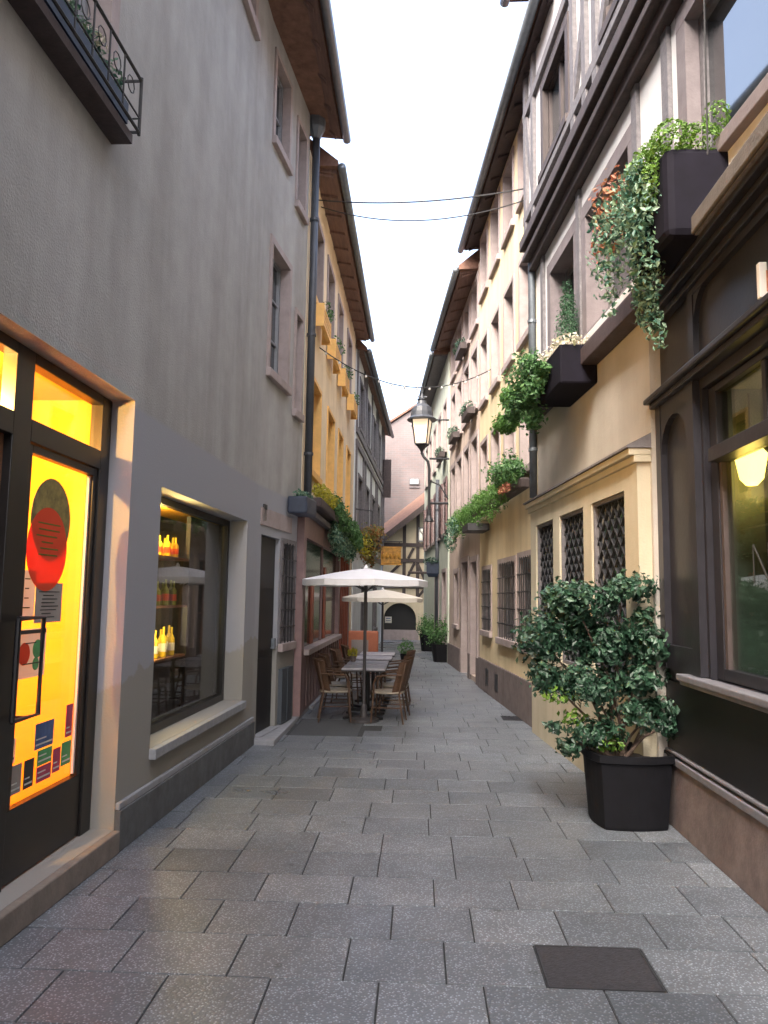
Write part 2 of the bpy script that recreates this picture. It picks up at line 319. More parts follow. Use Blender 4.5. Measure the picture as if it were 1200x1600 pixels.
def window(par, W, y0, y1, z0, z1, d=.2, fm='whitewood', surround=None, sw=.1, sill=None, mull=1, bars=1, o=0, shutters=None, glassm='darkglass', grille=None, fw=.05):
    f = MB(); e = .004
    f.wbox(W, y0+e, y0+fw, z0+e, z1-e, o-d-.01, o-d+.05); f.wbox(W, y1-fw, y1-e, z0+e, z1-e, o-d-.01, o-d+.05)
    f.wbox(W, y0+fw, y1-fw, z0+e, z0+fw, o-d-.01, o-d+.05); f.wbox(W, y0+fw, y1-fw, z1-fw, z1-e, o-d-.01, o-d+.05)
    for k in range(mull):
        y = y0+(y1-y0)*(k+1)/(mull+1); f.wbox(W, y-.03, y+.03, z0+fw, z1-fw, o-d-.005, o-d+.045)
    for k in range(bars):
        z = z0+(z1-z0)*(k+1)/(bars+1); f.wbox(W, y0+fw, y1-fw, z-.014, z+.014, o-d-.002, o-d+.035)
    fo = f.build('window', M[fm], par)
    MB().wbox(W, y0+e, y1-e, z0+e, z1-e, o-d+.004, o-d+.012).build('pane', M[glassm], fo)
    if surround:
        s = MB(); i = .016
        s.wbox(W, y0-sw, y0+i, z0-.0, z1-i, o-d+.055, o+.022); s.wbox(W, y1-i, y1+sw, z0-.0, z1-i, o-d+.055, o+.022)
        s.wbox(W, y0-sw, y1+sw, z1-i, z1+sw, o-d+.055, o+.024)
        s.build('surround', M[surround], fo)
    if sill:
        MB().wbox(W, y0-sw*1.05, y1+sw*1.05, z0-.09, z0+.012, o-d+.05, o+.06).build('sill', M[sill], fo, bevel=.008)
    if shutters:
        for a, b in ((y0-.42, y0-.04), (y1+.04, y1+.42)):
            s = MB(); s.wbox(W, a, b, z0, z1, o+.025, o+.06)
            n = int((z1-z0)/.09)
            for k in range(n): zz = z0+.06+k*(z1-z0-.1)/n; s.wbox(W, a+.04, b-.04, zz, zz+.035, o+.058, o+.075)
            s.build('shutter', M[shutters], fo)
    if grille:
        g = MB(); ny = max(3, int((y1-y0)/.13)); nz = max(3, int((z1-z0)/.2))
        if grille == 'bars':
            for k in range(1, ny): y = y0+(y1-y0)*k/ny; g.tube([W.P(y, z0, o+.03), W.P(y, z1, o+.03)], .009, 5)
            for k in range(1, nz): z = z0+(z1-z0)*k/nz; g.wbox(W, y0-.04, y1+.04, z-.008, z+.008, o+.022, o+.038)
        else:
            st = .17; L_ = (y1-y0)+(z1-z0)
            c = -(z1-z0)
            while c < (y1-y0):
                for sgn in (1, -1):
                    pts = []
                    a0 = max(0, c); a1 = min(y1-y0, c+(z1-z0))
                    if a1-a0 > .03:
                        za, zb = (z0+a0-c, z0+a1-c) if sgn == 1 else (z1-(a0-c), z1-(a1-c))
                        g.bar(W.P(y0+a0, za, o-.05), W.P(y0+a1, zb, o-.05), .012)
                c += st
        g.build('grille', M['iron'], fo)
    return fo
def leaves(mb, blobs, n, size, seed=0, droop=0, shell=.55, tone_by_h=False, asp=.55, zmin=None, clump=0):
    rnd = random.Random(seed); tot = sum(b[1][0]*b[1][1]*b[1][2] for b in blobs)**1
    for c, r in blobs:
        k = max(4, int(n*(r[0]*r[1]*r[2])/tot)); c = Vector(c)
        centers = None
        if clump:
            centers = []
            for _ in range(clump):
                d = Vector([rnd.gauss(0, 1) for _ in range(3)]).normalized()*(shell+(1-shell)*rnd.random())
                centers.append((Vector((d.x*r[0], d.y*r[1], d.z*r[2])), rnd.random()))
        for _ in range(k):
            if centers:
                cc, ct = rnd.choice(centers)
                s_ = min(r)*.38
                off = cc+Vector([rnd.gauss(0, s_) for _ in range(3)])*.75
                d = off.normalized() if off.length > 0 else Vector((0, 0, 1)); p = c+off
            else:
                d = Vector([rnd.gauss(0, 1) for _ in range(3)]).normalized()
                q = (shell+(1-shell)*rnd.random()**.6)
                nz = 1+.35*noise.noise((d*1.7+c*1.3))
                p = c+Vector((d.x*r[0], d.y*r[1], d.z*r[2]))*q*nz; ct = rnd.random()
            if zmin is not None and p.z < zmin: continue
            nrm = (d+Vector([rnd.gauss(0, .6) for _ in range(3)])+Vector((0, 0, .4))).normalized()
            t = nrm.cross(Vector([rnd.gauss(0, 1) for _ in range(3)])).normalized(); t = (t+Vector((0, 0, -droop))).normalized()
            b = nrm.cross(t).normalized(); L_ = size*rnd.uniform(.5, 1.45); wd = L_*asp
            i = len(mb.v)
            mb.v += [tuple(p-t*L_*.5), tuple(p+b*wd*.5+nrm*L_*.06), tuple(p+t*L_*.5-nrm*L_*.08), tuple(p-b*wd*.5+nrm*L_*.06)]
            mb.f += [(i, i+1, i+2), (i, i+2, i+3)]
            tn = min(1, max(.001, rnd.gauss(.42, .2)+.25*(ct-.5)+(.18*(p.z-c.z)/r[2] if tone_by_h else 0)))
            mb.t += [tn, min(1, tn+.05)]
    return mb

# ================================================================ SETTING
g = MB(); g.box(-150, 150, -60, 260, -.3, -.012); setp(g.build('ground', M['ground']), kind='structure')
g = MB(); g.box(-2.3, 2.6, -3, 31, -.011, -.008); setp(g.build('joint_bed', M['joint']), kind='structure')
rnd = random.Random(11); pv = MB(); y = 3.448-.407*15; row = 0
seams = {}
holes = [(.56, 1.045, 3.448, 3.855), (-1.45, -.75, 9.1, 10.35)]
while y < 30.5:
    rh = .407 if y < 12 else .407
    x = -2.3-rnd.random()*.4
    while x < 2.6:
        wd = rnd.choice((.40, .44, .44, .46, .46, .50)); g_ = .0045
        a, b, c, d = max(-2.3, x+g_), min(2.6, x+wd-g_), y+g_, y+rh-g_
        x += wd
        if b-a < .03: continue
        if a < 1.03 and b > .57 and c > 3.4 and d < 3.9:
            if b > 1.06 and a < 1.06: a = 1.056
            elif a < .55 and b < 1.06: b = .55
            elif a < .55 and b >= 1.06: 
                zt = 0; i = len(pv.v); pv.box(a, .55, c, d, -.02, 0); pv.t[-6:] = [.4]*6; a = 1.056
            else: continue
            if b-a < .03: continue
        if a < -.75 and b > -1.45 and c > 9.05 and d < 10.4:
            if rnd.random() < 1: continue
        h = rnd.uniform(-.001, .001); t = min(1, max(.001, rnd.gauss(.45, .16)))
        if y > 7.5: t = min(1, max(.001, rnd.gauss(.68, .1)))  # farther slabs get a paler tone, the brighter daylight there put into colour
        i = len(pv.v); e = .0012
        pv.v += [(a, c, -.02), (b, c, -.02), (b, d, -.02), (a, d, -.02), (a, c, h-e), (b, c, h-e), (b, d, h-e), (a, d, h-e),
                 (a+e, c+e, h), (b-e, c+e, h), (b-e, d-e, h), (a+e, d-e, h)]
        for f in ((0, 1, 5, 4), (1, 2, 6, 5), (2, 3, 7, 6), (3, 0, 4, 7), (4, 5, 9, 8), (5, 6, 10, 9), (6, 7, 11, 10), (7, 4, 8, 11), (8, 9, 10, 11)):
            pv.f.append(tuple(i+k for k in f)); pv.t.append(t)
    y += rh; row += 1
setp(pv.build('paving', M['pave']), kind='structure')
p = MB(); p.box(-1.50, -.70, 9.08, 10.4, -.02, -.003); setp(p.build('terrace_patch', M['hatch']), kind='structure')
k = MB(); k.box(-1.86, -1.55, 8.5, 11.2, -.02, .05); k.box(-1.80, -1.50, 11.21, 18.2, -.02, .05); setp(k.build('kerb', M['sill_stone'], bevel=.01), kind='structure')
t = thing('manhole_cover', 'dark square inspection cover set flush in the foreground paving', 'manhole cover', (.803, 3.651, 0))
m_ = MB(); m_.box(-.235, .235, -.19, .19, -.02, -.001); m_.build('lid', M['manhole'], t)
m_ = MB()
for a in ((-.243, -.236, -.2, .2), (.236, .243, -.2, .2), (-.236, .236, -.2, -.191), (-.236, .236, .191, .2)): m_.box(*a, -.02, .0015)
m_.build('rim', M['iron'], t)
t = thing('drain_grate', 'dark iron drain grating in paving by pink plinth', 'drain', (1.36, 10.75, 0))
m_ = MB()
for i in range(7): m_.box(-.2+i*.06, -.17+i*.06, -.16, .16, .001, .006)
m_.box(-.21, .21, -.18, -.16, .001, .007).box(-.21, .21, .16, .18, .001, .007); m_.build('grate', M['iron'], t)
m_ = MB(); m_.box(-.21, .21, -.17, .17, .0005, .0008); m_.build('gully', M['black'], t)

# ================================================================ LEFT: grey rendered house
WA = Wl(-2.03, .026, 1); WB = Wl(-2.702, .105, 1)
gh = thing('grey_house', 'grey roughcast house with yellow-lit shop door in left foreground', 'house', (-1.9, 5, 0))
DO = (2.3, 4.94, .14, 2.90, .20); SW = (5.50, 8.06, .53, 2.40, .24)
up = (3.0, 4.66, 4.62, 6.3, .18); up2 = (6.2, 7.68, 7.2, 8.5, .12)
wa = facade(WA, -15, 8.5, 0, 8.75, [DO, SW, (2.9, 4.25, 4.56, 6.2, .18), (6.35, 7.62, 7.72, 8.6, .14)], 5, d=.2)
wa.build('wall', M['grey'], gh)
wb_open = [(8.66, 9.40, 0, 2.31, .07), (9.50, 10.04, 1.02, 2.28, .14), (8.70, 9.48, 4.25, 5.82, .16), (8.64, 9.28, 7.1, 8.2, .14), (9.68, 10.12, 6.85, 8.0, .14), (9.83, 10.16, 4.05, 5.38, .14)]
facade(WB, 8.5, 10.34, 0, 8.75, wb_open, 4.5).build('wall', M['grey'], gh)
# plinth
pl = MB(); pl.wbox(WA, 4.94, 8.5, 0, .255, 0.0, .04); pl.wbox(WA, -15, 2.3, 0, .255, 0, .04); pl.build('plinth', M['plinth_grey'], gh, bevel=.006)
MB().wbox(WA, 4.945, 8.5, .256, .30, 0.0, .03).build('plinth_cap', M['sill_stone'], gh, bevel=.006)
MB().wbox(WA, 2.3, 4.94, 0, .138, -.5, .045).build('doorstep', M['step_stone'], gh, bevel=.008)
MB().wbox(WA, 5.49, 8.07, .455, .528, -.24, .05).build('window_sill', M['sill_stone'], gh, bevel=.006)
# upper windows
window(gh, WA, 2.9, 4.25, 4.56, 6.2, .18, 'greywood', 'mauve', .1, 'mauve', 3, 1)
window(gh, WA, 6.35, 7.62, 7.72, 8.6, .14, 'greywood', 'mauve', .08, 'mauve', 1, 1)
window(gh, WB, 8.70, 9.48, 4.25, 5.82, .16, 'greywood', 'mauve', .07, 'mauve', 1, 2)
window(gh, WB, 8.64, 9.28, 7.1, 8.2, .14, 'greywood', 'mauve', .05, 'mauve', 1, 1)
window(gh, WB, 9.68, 10.12, 6.85, 8.0, .14, 'greywood', 'mauve', .05, 'mauve', 1, 1)
window(gh, WB, 9.83, 10.16, 4.05, 5.38, .14, 'greywood', 'mauve', .05, 'mauve', 1, 1)
window(gh, WB, 9.50, 10.04, 1.02, 2.28, .14, 'timber2', 'timber2', .05, 'mauve', 1, 1, grille='bars')
# side door in its recess
d = MB(); d.wbox(WB, 8.67, 9.39, .06, 2.3, -.068, -.05)
for z0, z1 in ((.2, .9), (1.0, 1.6), (1.7, 2.2)): d.wbox(WB, 8.76, 9.28, z0, z1, -.05, -.035)
dd = d.build('door', M['black'], gh); MB().wbox(WB, 9.30, 9.35, .98, 1.1, -.05, -.0).build('handle', M['zinc'], dd)
MB().wbox(WB, 8.67, 9.39, 0, .058, -.068, .06).build('doorstep', M['sill_stone'], gh)
d = MB(); d.wbox(WB, 9.5, 9.98, .06, .72, .0, .05); d.wbox(WB, 9.735, 9.745, .06, .72, .05, .056); d.build('meter_cupboard', M['cupboard'], gh)
d = MB(); d.wbox(WB, 8.6, 9.9, 2.42, 2.62, 0, .012); d.build('painted_band', M['mauve'], gh)
# eave: boards, gutter, roof
def eave(par, W, y0, y1, zi, zo, ov, sof='soffit', ridge=2.8, inner=3.0, gut=True, ends=.1, rafters=True, ovn=None):
    W2 = W if ovn is None else W
    s = MB(); s.hexa([W.P(y0, zi, -.3), W.P(y1, zi, -.3), W.P(y1, zo, ov), W.P(y0, zo, ov), W.P(y0, zi+.06, -.3), W.P(y1, zi+.06, -.3), W.P(y1, zo+.06, ov), W.P(y0, zo+.06, ov)])
    if rafters:
        n = int((y1-y0)/.62)
        for i in range(n+1):
            y = y0+.05+i*(y1-y0-.15)/max(1, n)
            s.hexa([W.P(y, zi-.09, .0), W.P(y+.07, zi-.09, .0), W.P(y+.07, zo-.03, ov-.06), W.P(y, zo-.03, ov-.06), W.P(y, zi+.0, .0), W.P(y+.07, zi+.0, .0), W.P(y+.07, zo+.005, ov-.06), W.P(y, zo+.005, ov-.06)])
    s.build('eave', M[sof], par)
    r = MB(); r.hexa([W.P(y0-ends, zi+.062, -inner), W.P(y1+ends, zi+.062, -inner), W.P(y1+ends, zo+.062, ov+.03), W.P(y0-ends, zo+.062, ov+.03), W.P(y0-ends, zi+ridge, -inner), W.P(y1+ends, zi+ridge, -inner), W.P(y1+ends, zo+.15, ov+.03), W.P(y0-ends, zo+.15, ov+.03)])
    r.build('roof', M['tile'], par)
    if gut:
        q = MB(); q.tube([W.P(y0-ends, zo+.05, ov+.085), W.P(y1+ends, zo+.05, ov+.085)], .062, 10); q.build('gutter', M['zinc'], par, smooth=True)
eave(gh, Wl(-1.60, 0, 1), -15, 10.75, 8.78, 8.40, .38)
# shop door assembly
WD = Wl(-2.1, 0, 1)
fr = MB()
for a, b in ((4.79, 4.93), (3.72, 3.90), (2.32, 2.44)): fr.wbox(WD, a, b, .14, 2.89, -.03, .05)
fr.wbox(WD, 3.90, 4.79, 2.41, 2.53, -.03, .05).wbox(WD, 2.44, 3.72, 2.41, 2.53, -.03, .05).wbox(WD, 3.9, 4.79, 2.83, 2.89, -.03, .05).wbox(WD, 2.44, 3.72, 2.83, 2.89, -.03, .05)
fr.build('shopfront_frame', M['frameblk'], gh, bevel=.004)
MB().wbox(WD, 3.9, 4.79, 2.53, 2.83, -.006, .004).build('transom_pane', M['clear'], gh)
MB().wbox(WD, 3.3, 3.72, 2.53, 2.83, -.006, .004).build('transom_pane', M['clear'], gh)
MB().wbox(WD, 2.44, 3.3, 2.53, 2.83, -.006, .004).build('transom_light_block', M['brownwood'], gh)  # opaque sheet added to stop shop light leaving through this transom
MB().wbox(WD, 2.44, 3.72, .14, 2.41, -.006, .004).build('side_light_block', M['brownwood'], gh)  # opaque sheet added to keep shop light off the near paving
dl = MB(); dl.wbox(WD, 3.905, 4.785, .15, .515, -.012, .035).wbox(WD, 3.905, 3.96, .515, 2.405, -.012, .035).wbox(WD, 4.735, 4.785, .515, 2.405, -.012, .035).wbox(WD, 3.96, 4.735, 2.36, 2.405, -.012, .035)
dl = dl.build('door', M['frameblk'], gh, bevel=.003)
MB().wbox(WD, 3.96, 4.735, .515, 2.36, -.006, .004).build('pane', M['clear'], dl)
MB().wbox(WD, 4.705, 4.722, .53, 2.35, .006, .02).build('edge_strip', M['whitewood'], dl)
hd = MB(); hd.tube([WD.P(3.80, 1.485, .10), WD.P(4.06, 1.485, .10), WD.P(4.06, .98, .10), WD.P(3.80, .98, .10)], .014, 8); hd.tube([WD.P(3.80, 1.485, .10), WD.P(3.80, .98, .10)], .014, 8)
hd.tube([WD.P(3.93, 1.485, .10), WD.P(3.93, 1.485, .035)], .01, 6); hd.tube([WD.P(3.93, .98, .10), WD.P(3.93, .98, .035)], .01, 6); hd.build('handle', M['black'], dl)
def disc(W, y, z, r, o0, o1, n=40):
    m = MB(); i = 0
    m.v = [W.P(y+r*math.cos(2*math.pi*k/n), z+r*math.sin(2*math.pi*k/n), oo) for oo in (o0, o1) for k in range(n)]
    m.f = [tuple(range(n)), tuple(range(n, 2*n))]+[(k, (k+1) % n, n+(k+1) % n, n+k) for k in range(n)]; m.t = [0]*len(m.f); return m
def lines(W, y0, y1, z0, z1, n, o, seed=1, h=.006):
    m = MB(); r_ = random.Random(seed)
    for k in range(n):
        z = z1-(k+.5)*(z1-z0)/n; m.wbox(W, y0+(y1-y0)*r_.uniform(0, .25), y1-(y1-y0)*r_.uniform(0, .4), z-h/2, z+h/2, o, o+.0008)
    return m
def card(name, y0, y1, z0, z1, m, label, cat, nl=0, seed=0, o=.0055, group=None, ink='ink'):
    t = thing(name, label, cat, WD.P((y0+y1)/2, z0, o), group)
    q = MB(); c = WD.P((y0+y1)/2, z0, o)
    Wc = Wl(0, 0, 1)
    q.wbox(Wc, y0-c[1], y1-c[1], 0, z1-z0, 0, .002).build('sheet', M[m], t)
    if nl: lines(Wc, y0+.03-c[1], y1-.03-c[1], .02, z1-z0-.02, nl, .0025, seed).build('print', M[ink], t)
    return t
dm = disc(WD, 4.27, 2.03, .235, .005, .0065); setp(dm.build('poster', M['olivep']), 'round olive and black poster on yellow shop door, above the red one', 'poster')
t = thing('poster', 'round red poster stuck below the olive one on shop door', 'poster', WD.P(4.24, 1.86, .008))
W0 = Wl(0, 0, 1); disc(W0, 0, 0, .235, 0, .0012).build('sheet', M['redp'], t); lines(W0, -.14, .15, -.05, .16, 6, .0015, 4, .008).build('print', M['leafyel'], t)
card('notice', 4.14, 4.455, 1.45, 1.672, 'greycard', 'grey typed notice right of the white sheet on door', 'notice', 9, 2)
card('notice', 3.97, 4.13, 1.49, 1.735, 'white', 'white sheet with small brown picture beside the grey notice', 'notice', 4, 5)
q = card('poster', 3.98, 4.29, 1.16, 1.42, 'white', 'white poster with red and green pictures behind the door handle', 'poster', 2, 6)
for a, z, r_, m_ in ((-.08, .13, .06, 'redp'), (.06, .15, .05, 'leafyel'), (.05, .07, .035, 'green')): disc(W0, a, z, r_, .0022, .0032).build('picture', M[m_ if m_ != 'leafyel' else 'green'], q)
MB().wbox(W0, -.15, .15, .235, .255, .0022, .0032).build('heading', M['ink'], q)
for y0, y1, z0, z1, m_, l in ((4.235, 4.45, .755, .895, 'blue', 'dark blue sticker above the row of stickers on door'), (4.275, 4.445, .66, .745, 'green', 'green sticker above the crimson one on door glass'), (4.275, 4.445, .57, .655, 'pinks', 'crimson sticker directly below the green one'),
        (4.46, 4.555, .585, .72, 'pinks', 'narrow crimson sticker beside the dark green one'), (4.565, 4.69, .60, .735, 'leafmid', 'dark green sticker at right edge of door glass'), (4.135, 4.24, .57, .72, 'ink', 'black sticker between grey and green stickers'),
        (4.0, 4.11, .57, .72, 'greycard', 'grey sticker left of the black sticker'), (3.965, 4.03, .735, .86, 'white', 'small white sticker low at the door glass left edge'), (4.60, 4.69, .76, .95, 'pinks', 'tall purple-red sticker on the door edge')):
    mm = M['green'] if m_ == 'leafmid' else M[m_]
    tt = thing('sticker', l, 'sticker', WD.P(y0, z0, .0055), 'stickers on the shop door')
    MB().wbox(W0, 0, y1-y0, 0, z1-z0, 0, .0015).build('sheet', mm, tt)
    MB().wbox(W0, .012, y1-y0-.012, .02, .03, .0018, .0025).wbox(W0, .012, (y1-y0)*.6, .05, .058, .0018, .0025).build('print', M['white'] if m_ != 'white' else M['ink'], tt)
# shop room and its lamp
def room(par, W, y0, y1, z0, z1, d0, d1, m, name='interior'):
    r = MB(); a = lambda y, z, o: W.P(y, z, -o)
    r.quad(a(y0, z0, d1), a(y1, z0, d1), a(y1, z1, d1), a(y0, z1, d1))
    r.quad(a(y0, z0, d0), a(y0, z1, d0), a(y0, z1, d1), a(y0, z0, d1)); r.quad(a(y1, z0, d0), a(y1, z1, d0), a(y1, z1, d1), a(y1, z0, d1))
    r.quad(a(y0, z0, d0), a(y1, z0, d0), a(y1, z0, d1), a(y0, z0, d1)); r.quad(a(y0, z1, d0), a(y1, z1, d0), a(y1, z1, d1), a(y0, z1, d1))
    return r.build(name, M[m], par)
room(gh, WA, 2.3, 4.94, .14, 2.90, .20, 2.4, 'yroom')
def lamp(name, loc, e, col, r=.04, typ='POINT'):
    l = bpy.data.lights.new(name, typ); l.energy = e; l.color = col; l.shadow_soft_size = r
    o = bpy.data.objects.new(name, l); COL.objects.link(o); o.location = loc; return o
lamp('shop_light', (-2.42, 3.30, 2.64), 62, (1, .54, .13), .03)
lamp('shop_light', (-3.2, 4.2, 1.3), 6, (1, .66, .28), .2)
# second shop window
room(gh, WA, 5.50, 8.06, .53, 2.40, .24, .95, 'droom')
fr = MB()
for a, b in ((5.505, 5.56), (7.99, 8.055)): fr.wbox(WA, a, b, .535, 2.395, -.25, -.19)
fr.wbox(WA, 5.56, 7.99, .535, .60, -.25, -.19).wbox(WA, 5.56, 7.99, 2.34, 2.395, -.25, -.19); so_ = fr.build('shop_window', M['frameblk'], gh)
MB().wbox(WA, 5.56, 7.99, .60, 2.34, -.226, -.22).build('pane', M['dimglass'], so_)
MB().wbox(WA, 7.05, 7.98, .6, 2.34, -.32, -.28).build('dark_interior_sheet', M['black'], so_)  # black sheet standing in for the dark inside of the display
MB().wbox(WA, 5.56, 6.72, .6, 1.06, -.34, -.30).build('dark_interior_sheet', M['black'], so_)  # another black sheet for the dark inside, below the shelves
MB().wbox(WA, 5.56, 8.0, 2.35, 2.385, -.60, -.27).build('lit_soffit', M['yroom'], so_)
for z in (1.06, 1.5, 1.92): MB().wbox(WA, 5.52, 7.0, z, z+.02, -.62, -.27).build('shelf', M['brownwood'], so_)
def bottle(m, label_m, h=.3):
    b = MB(); b.lathe((0, 0, 0), [(.03, 0), (.035, .01), (.035, h*.6), (.012, h*.75), (.012, h), (.001, h)], 10); o = b.build('bottle', m)
    c = MB(); c.lathe((0, 0, 0), [(.0362, h*.18), (.0362, h*.45)], 10); c.build('label', label_m, o); return o
ba = bottle(M['bottle'], M['white']); bb = bottle(M['bottle2'], M['redlabel'], .26)
bc = bottle(M['bottle'], M['redlabel'], .22)
def dup(o, loc, rz=None, label=None, first=[None]):
    c = o.copy(); COL.objects.link(c); c.location = loc
    if rz is not None: c.rotation_euler = (0, 0, rz)
    for ch in list(o.children):
        e_ = ch.copy(); COL.objects.link(e_); e_.parent = c
        for g2 in list(ch.children):
            h_ = g2.copy(); COL.objects.link(h_); h_.parent = e_
    if label: c['label'] = label
    return c
ORD = ['leftmost of its row', 'second from the left', 'third from the left', 'fourth from the left', 'fifth from the left', 'sixth from the left', 'seventh from the left', 'eighth from the left', 'ninth from the left', 'tenth from the left', 'eleventh from the left', 'twelfth from the left', 'thirteenth from the left', 'fourteenth from the left']
for src, z, lb, n in ((ba, 1.08, 'amber bottle with white label, lowest shelf', 14), (bb, 1.52, 'olive bottle with red label, middle shelf', 14), (bc, 1.94, 'small amber bottle with red label, top shelf', 14)):
    setp(src, lb, 'bottle', 'bottles on the shop window shelves')
    for i in range(n):
        y_ = 5.60+i*(1.4/n); o = src if i == 0 else dup(src, (0, 0, 0)); o.location = WA.P(y_, z, -.33-.06*(i % 2)); o['label'] = '%s, %s' % (lb, ORD[i]); o.scale = (.85, .85, .82+.05*math.sin(i*2.1))
lamp('window_light', WA.P(6.2, 2.26, -.33), 9, (1, .72, .25), .05)
lamp('window_light', WA.P(6.2, 1.44, -.30), 5.0, (1, .8, .3), .05)
# flower basket grille below the upper left window
t = thing('window_basket', 'black iron window basket with planting high on the grey wall', 'window basket', WA.P(3.6, 4.5, 0))
def loc(t, W, y, z, o): q = W.P(y, z, o); return (q[0]-t.location[0], q[1]-t.location[1], q[2]-t.location[2])
class Lw:
    def __init__(s, t, W): s.t, s.W = t, W
    def P(s, y, z, o=0): return loc(s.t, s.W, y, z, o)
lw = Lw(t, WA); q = MB()
OB = .16; YE = 4.40
for z in (4.46, 4.80): q.tube([lw.P(2.6, z, OB), lw.P(YE, z, OB), lw.P(YE, z, .0)], .011, 6)
q.tube([lw.P(2.6, 4.55, OB), lw.P(YE, 4.55, OB), lw.P(YE, 4.55, .0)], .006, 6)
for i in range(8):
    y_ = 2.75+i*.2; q.tube([lw.P(y_, 4.46, OB), lw.P(y_, 4.80, OB)], .006, 5)
    q.tube([lw.P(y_+.1+.05*math.cos(a_*.7), 4.675+.05*math.sin(a_*.7), OB) for a_ in range(10)], .004, 4)
q.tube([lw.P(YE, 4.44, OB), lw.P(YE, 4.82, OB)], .011, 6)
q.build('railing', M['iron'], t)
MB().wbox(lw, 2.6, 4.38, 4.37, 4.43, .0, .13).build('ledge', M['redtimber'], t)
MB().wbox(lw, 2.7, 4.3, 4.45, 4.58, .02, .13).build('trough', M['navy'], t)
q = MB(); leaves(q, [(lw.P(2.9+i*.3, 4.64, .08), (.08, .18, .08)) for i in range(5)], 600, .045, 3); q.build('foliage', M['leafivy'], t)
q = MB(); leaves(q, [(lw.P(3.1+i*.4, 4.68, .1), (.07, .12, .05)) for i in range(3)], 100, .045, 5); q.build('blossom', M['petal'], t)
# downpipe with hopper
def downpipe(x, y, z0, z1, m, label, hop=True, r=.05, top=None):
    t = thing('downpipe', label, 'downpipe', (x, y, z0)); q = MB(); h = z1-z0
    pts = [(0, 0, 0), (0, 0, h)]
    if top: pts += [(top[0]*.5, top[1]*.5, h+.2), (top[0], top[1], h+.28)]
    q.tube(pts, r, 12); q.build('pipe', M[m], t, smooth=True)
    k = z0+.6
    while k < z1: MB().lathe((0, 0, k-z0), [(r+.012, 0), (r+.012, .04)], 12).build('bracket', M[m], t); k += 1.7
    if hop: MB().lathe((0, 0, h-.05), [(r, 0), (r*2.3, .16), (r*2.5, .34), (r*2.2, .36)], 8, .39).build('hopper', M['zinc'], t)
    return t
downpipe(-1.535, 10.42, 2.95, 8.25, 'pipe', 'dark downpipe between the grey house and orange house', True, .055)
t = thing('house_number_plate', 'small white number plate above the dark side doorway', 'sign', WB.P(8.72, 2.47, .002))
q = Lw(t, WB); MB().wbox(q, 8.67, 8.80, 2.47, 2.6, .002, .012).build('plate', M['white'], t); MB().wbox(q, 8.68, 8.79, 2.605, 2.66, .002, .02).build('bracket', M['iron'], t)

# ================================================================ LEFT: orange house
WO = Wl(-1.63, .002, 1)
oh = thing('orange_house', 'warm orange plastered house with flower boxes behind grey house', 'house', (-1.62, 14, 0))
ops = []
f1 = [(10.95, 12.05), (13.0, 14.0), (14.75, 15.6), (16.45, 17.3)]; f2 = [(11.0, 11.9), (12.6, 13.5), (14.3, 15.1), (16.2, 17.1)]
for a, b in f1: ops.append((a, b, 3.45, 4.85, .28))
for a, b in f2: ops.append((a, b, 6.05, 7.35, .22))
facade(WO, 10.36, 18.35, 0, 8.0, ops, 5).build('wall', M['orange'], oh)
for a, b in f1: window(oh, WO, a, b, 3.45, 4.85, .28, 'brownwood', 'ochreglow', .045, 'ochreglow', 1, 2)
for a, b in f2: window(oh, WO, a, b, 6.05, 7.35, .22, 'brownwood', 'mauve', .08, 'ochreglow', 1, 2)
eave(oh, Wl(-1.62, 0, 1), 10.85, 18.4, 8.03, 7.92, .34)
# old-rose shopfront
sf = MB(); WP = Wl(-1.55, 0, 1)
for a, b in ((10.2, 10.42), (14.85, 15.05), (16.9, 17.1)): sf.wbox(WP, a, b, .05, 2.72, -.08, .02)
sf.wbox(WP, 10.42, 14.85, .05, .82, -.08, 0).wbox(WP, 15.05, 16.9, .05, .35, -.08, 0).wbox(WP, 10.42, 16.9, 2.42, 2.72, -.08, 0)
for y_ in (12.6,): sf.wbox(WP, y_, y_+.07, .9, 2.42, -.08, -.03)
for i in range(14): sf.wbox(WP, 10.5+i*.31, 10.52+i*.31, .1, .78, 0, .012)
sf.build('shopfront', M['pinkwood'], oh, bevel=.004)
MB().wbox(WP, 10.42, 14.86, .82, .9, -.08, .09).build('shopfront_sill', M['mauve'], oh, bevel=.006)
MB().wbox(WP, 10.15, 17.15, 2.72, 2.80, -.08, .10).build('shopfront_cornice', M['timber2'], oh, bevel=.006)
MB().wbox(WP, 10.43, 14.84, .905, 2.415, -.06, -.05).build('shop_pane', M['dullglass'], oh)
d = MB(); d.wbox(WP, 15.06, 16.89, .36, 2.41, -.06, -.04); [d.wbox(WP, 15.06+i*.36, 15.12+i*.36, .36, 2.41, -.04, .01) for i in range(6)]; d.build('shop_door', M['redwood'], oh)
q = MB(); q.wbox(WP, 11.35, 11.6, .92, 1.9, -.045, -.02); q.wbox(WP, 12.9, 13.1, .92, 2.1, -.045, -.02); q.build('red_reflection', M['redwood'], oh)  # red strips on the glass, painted in place of reddish reflections
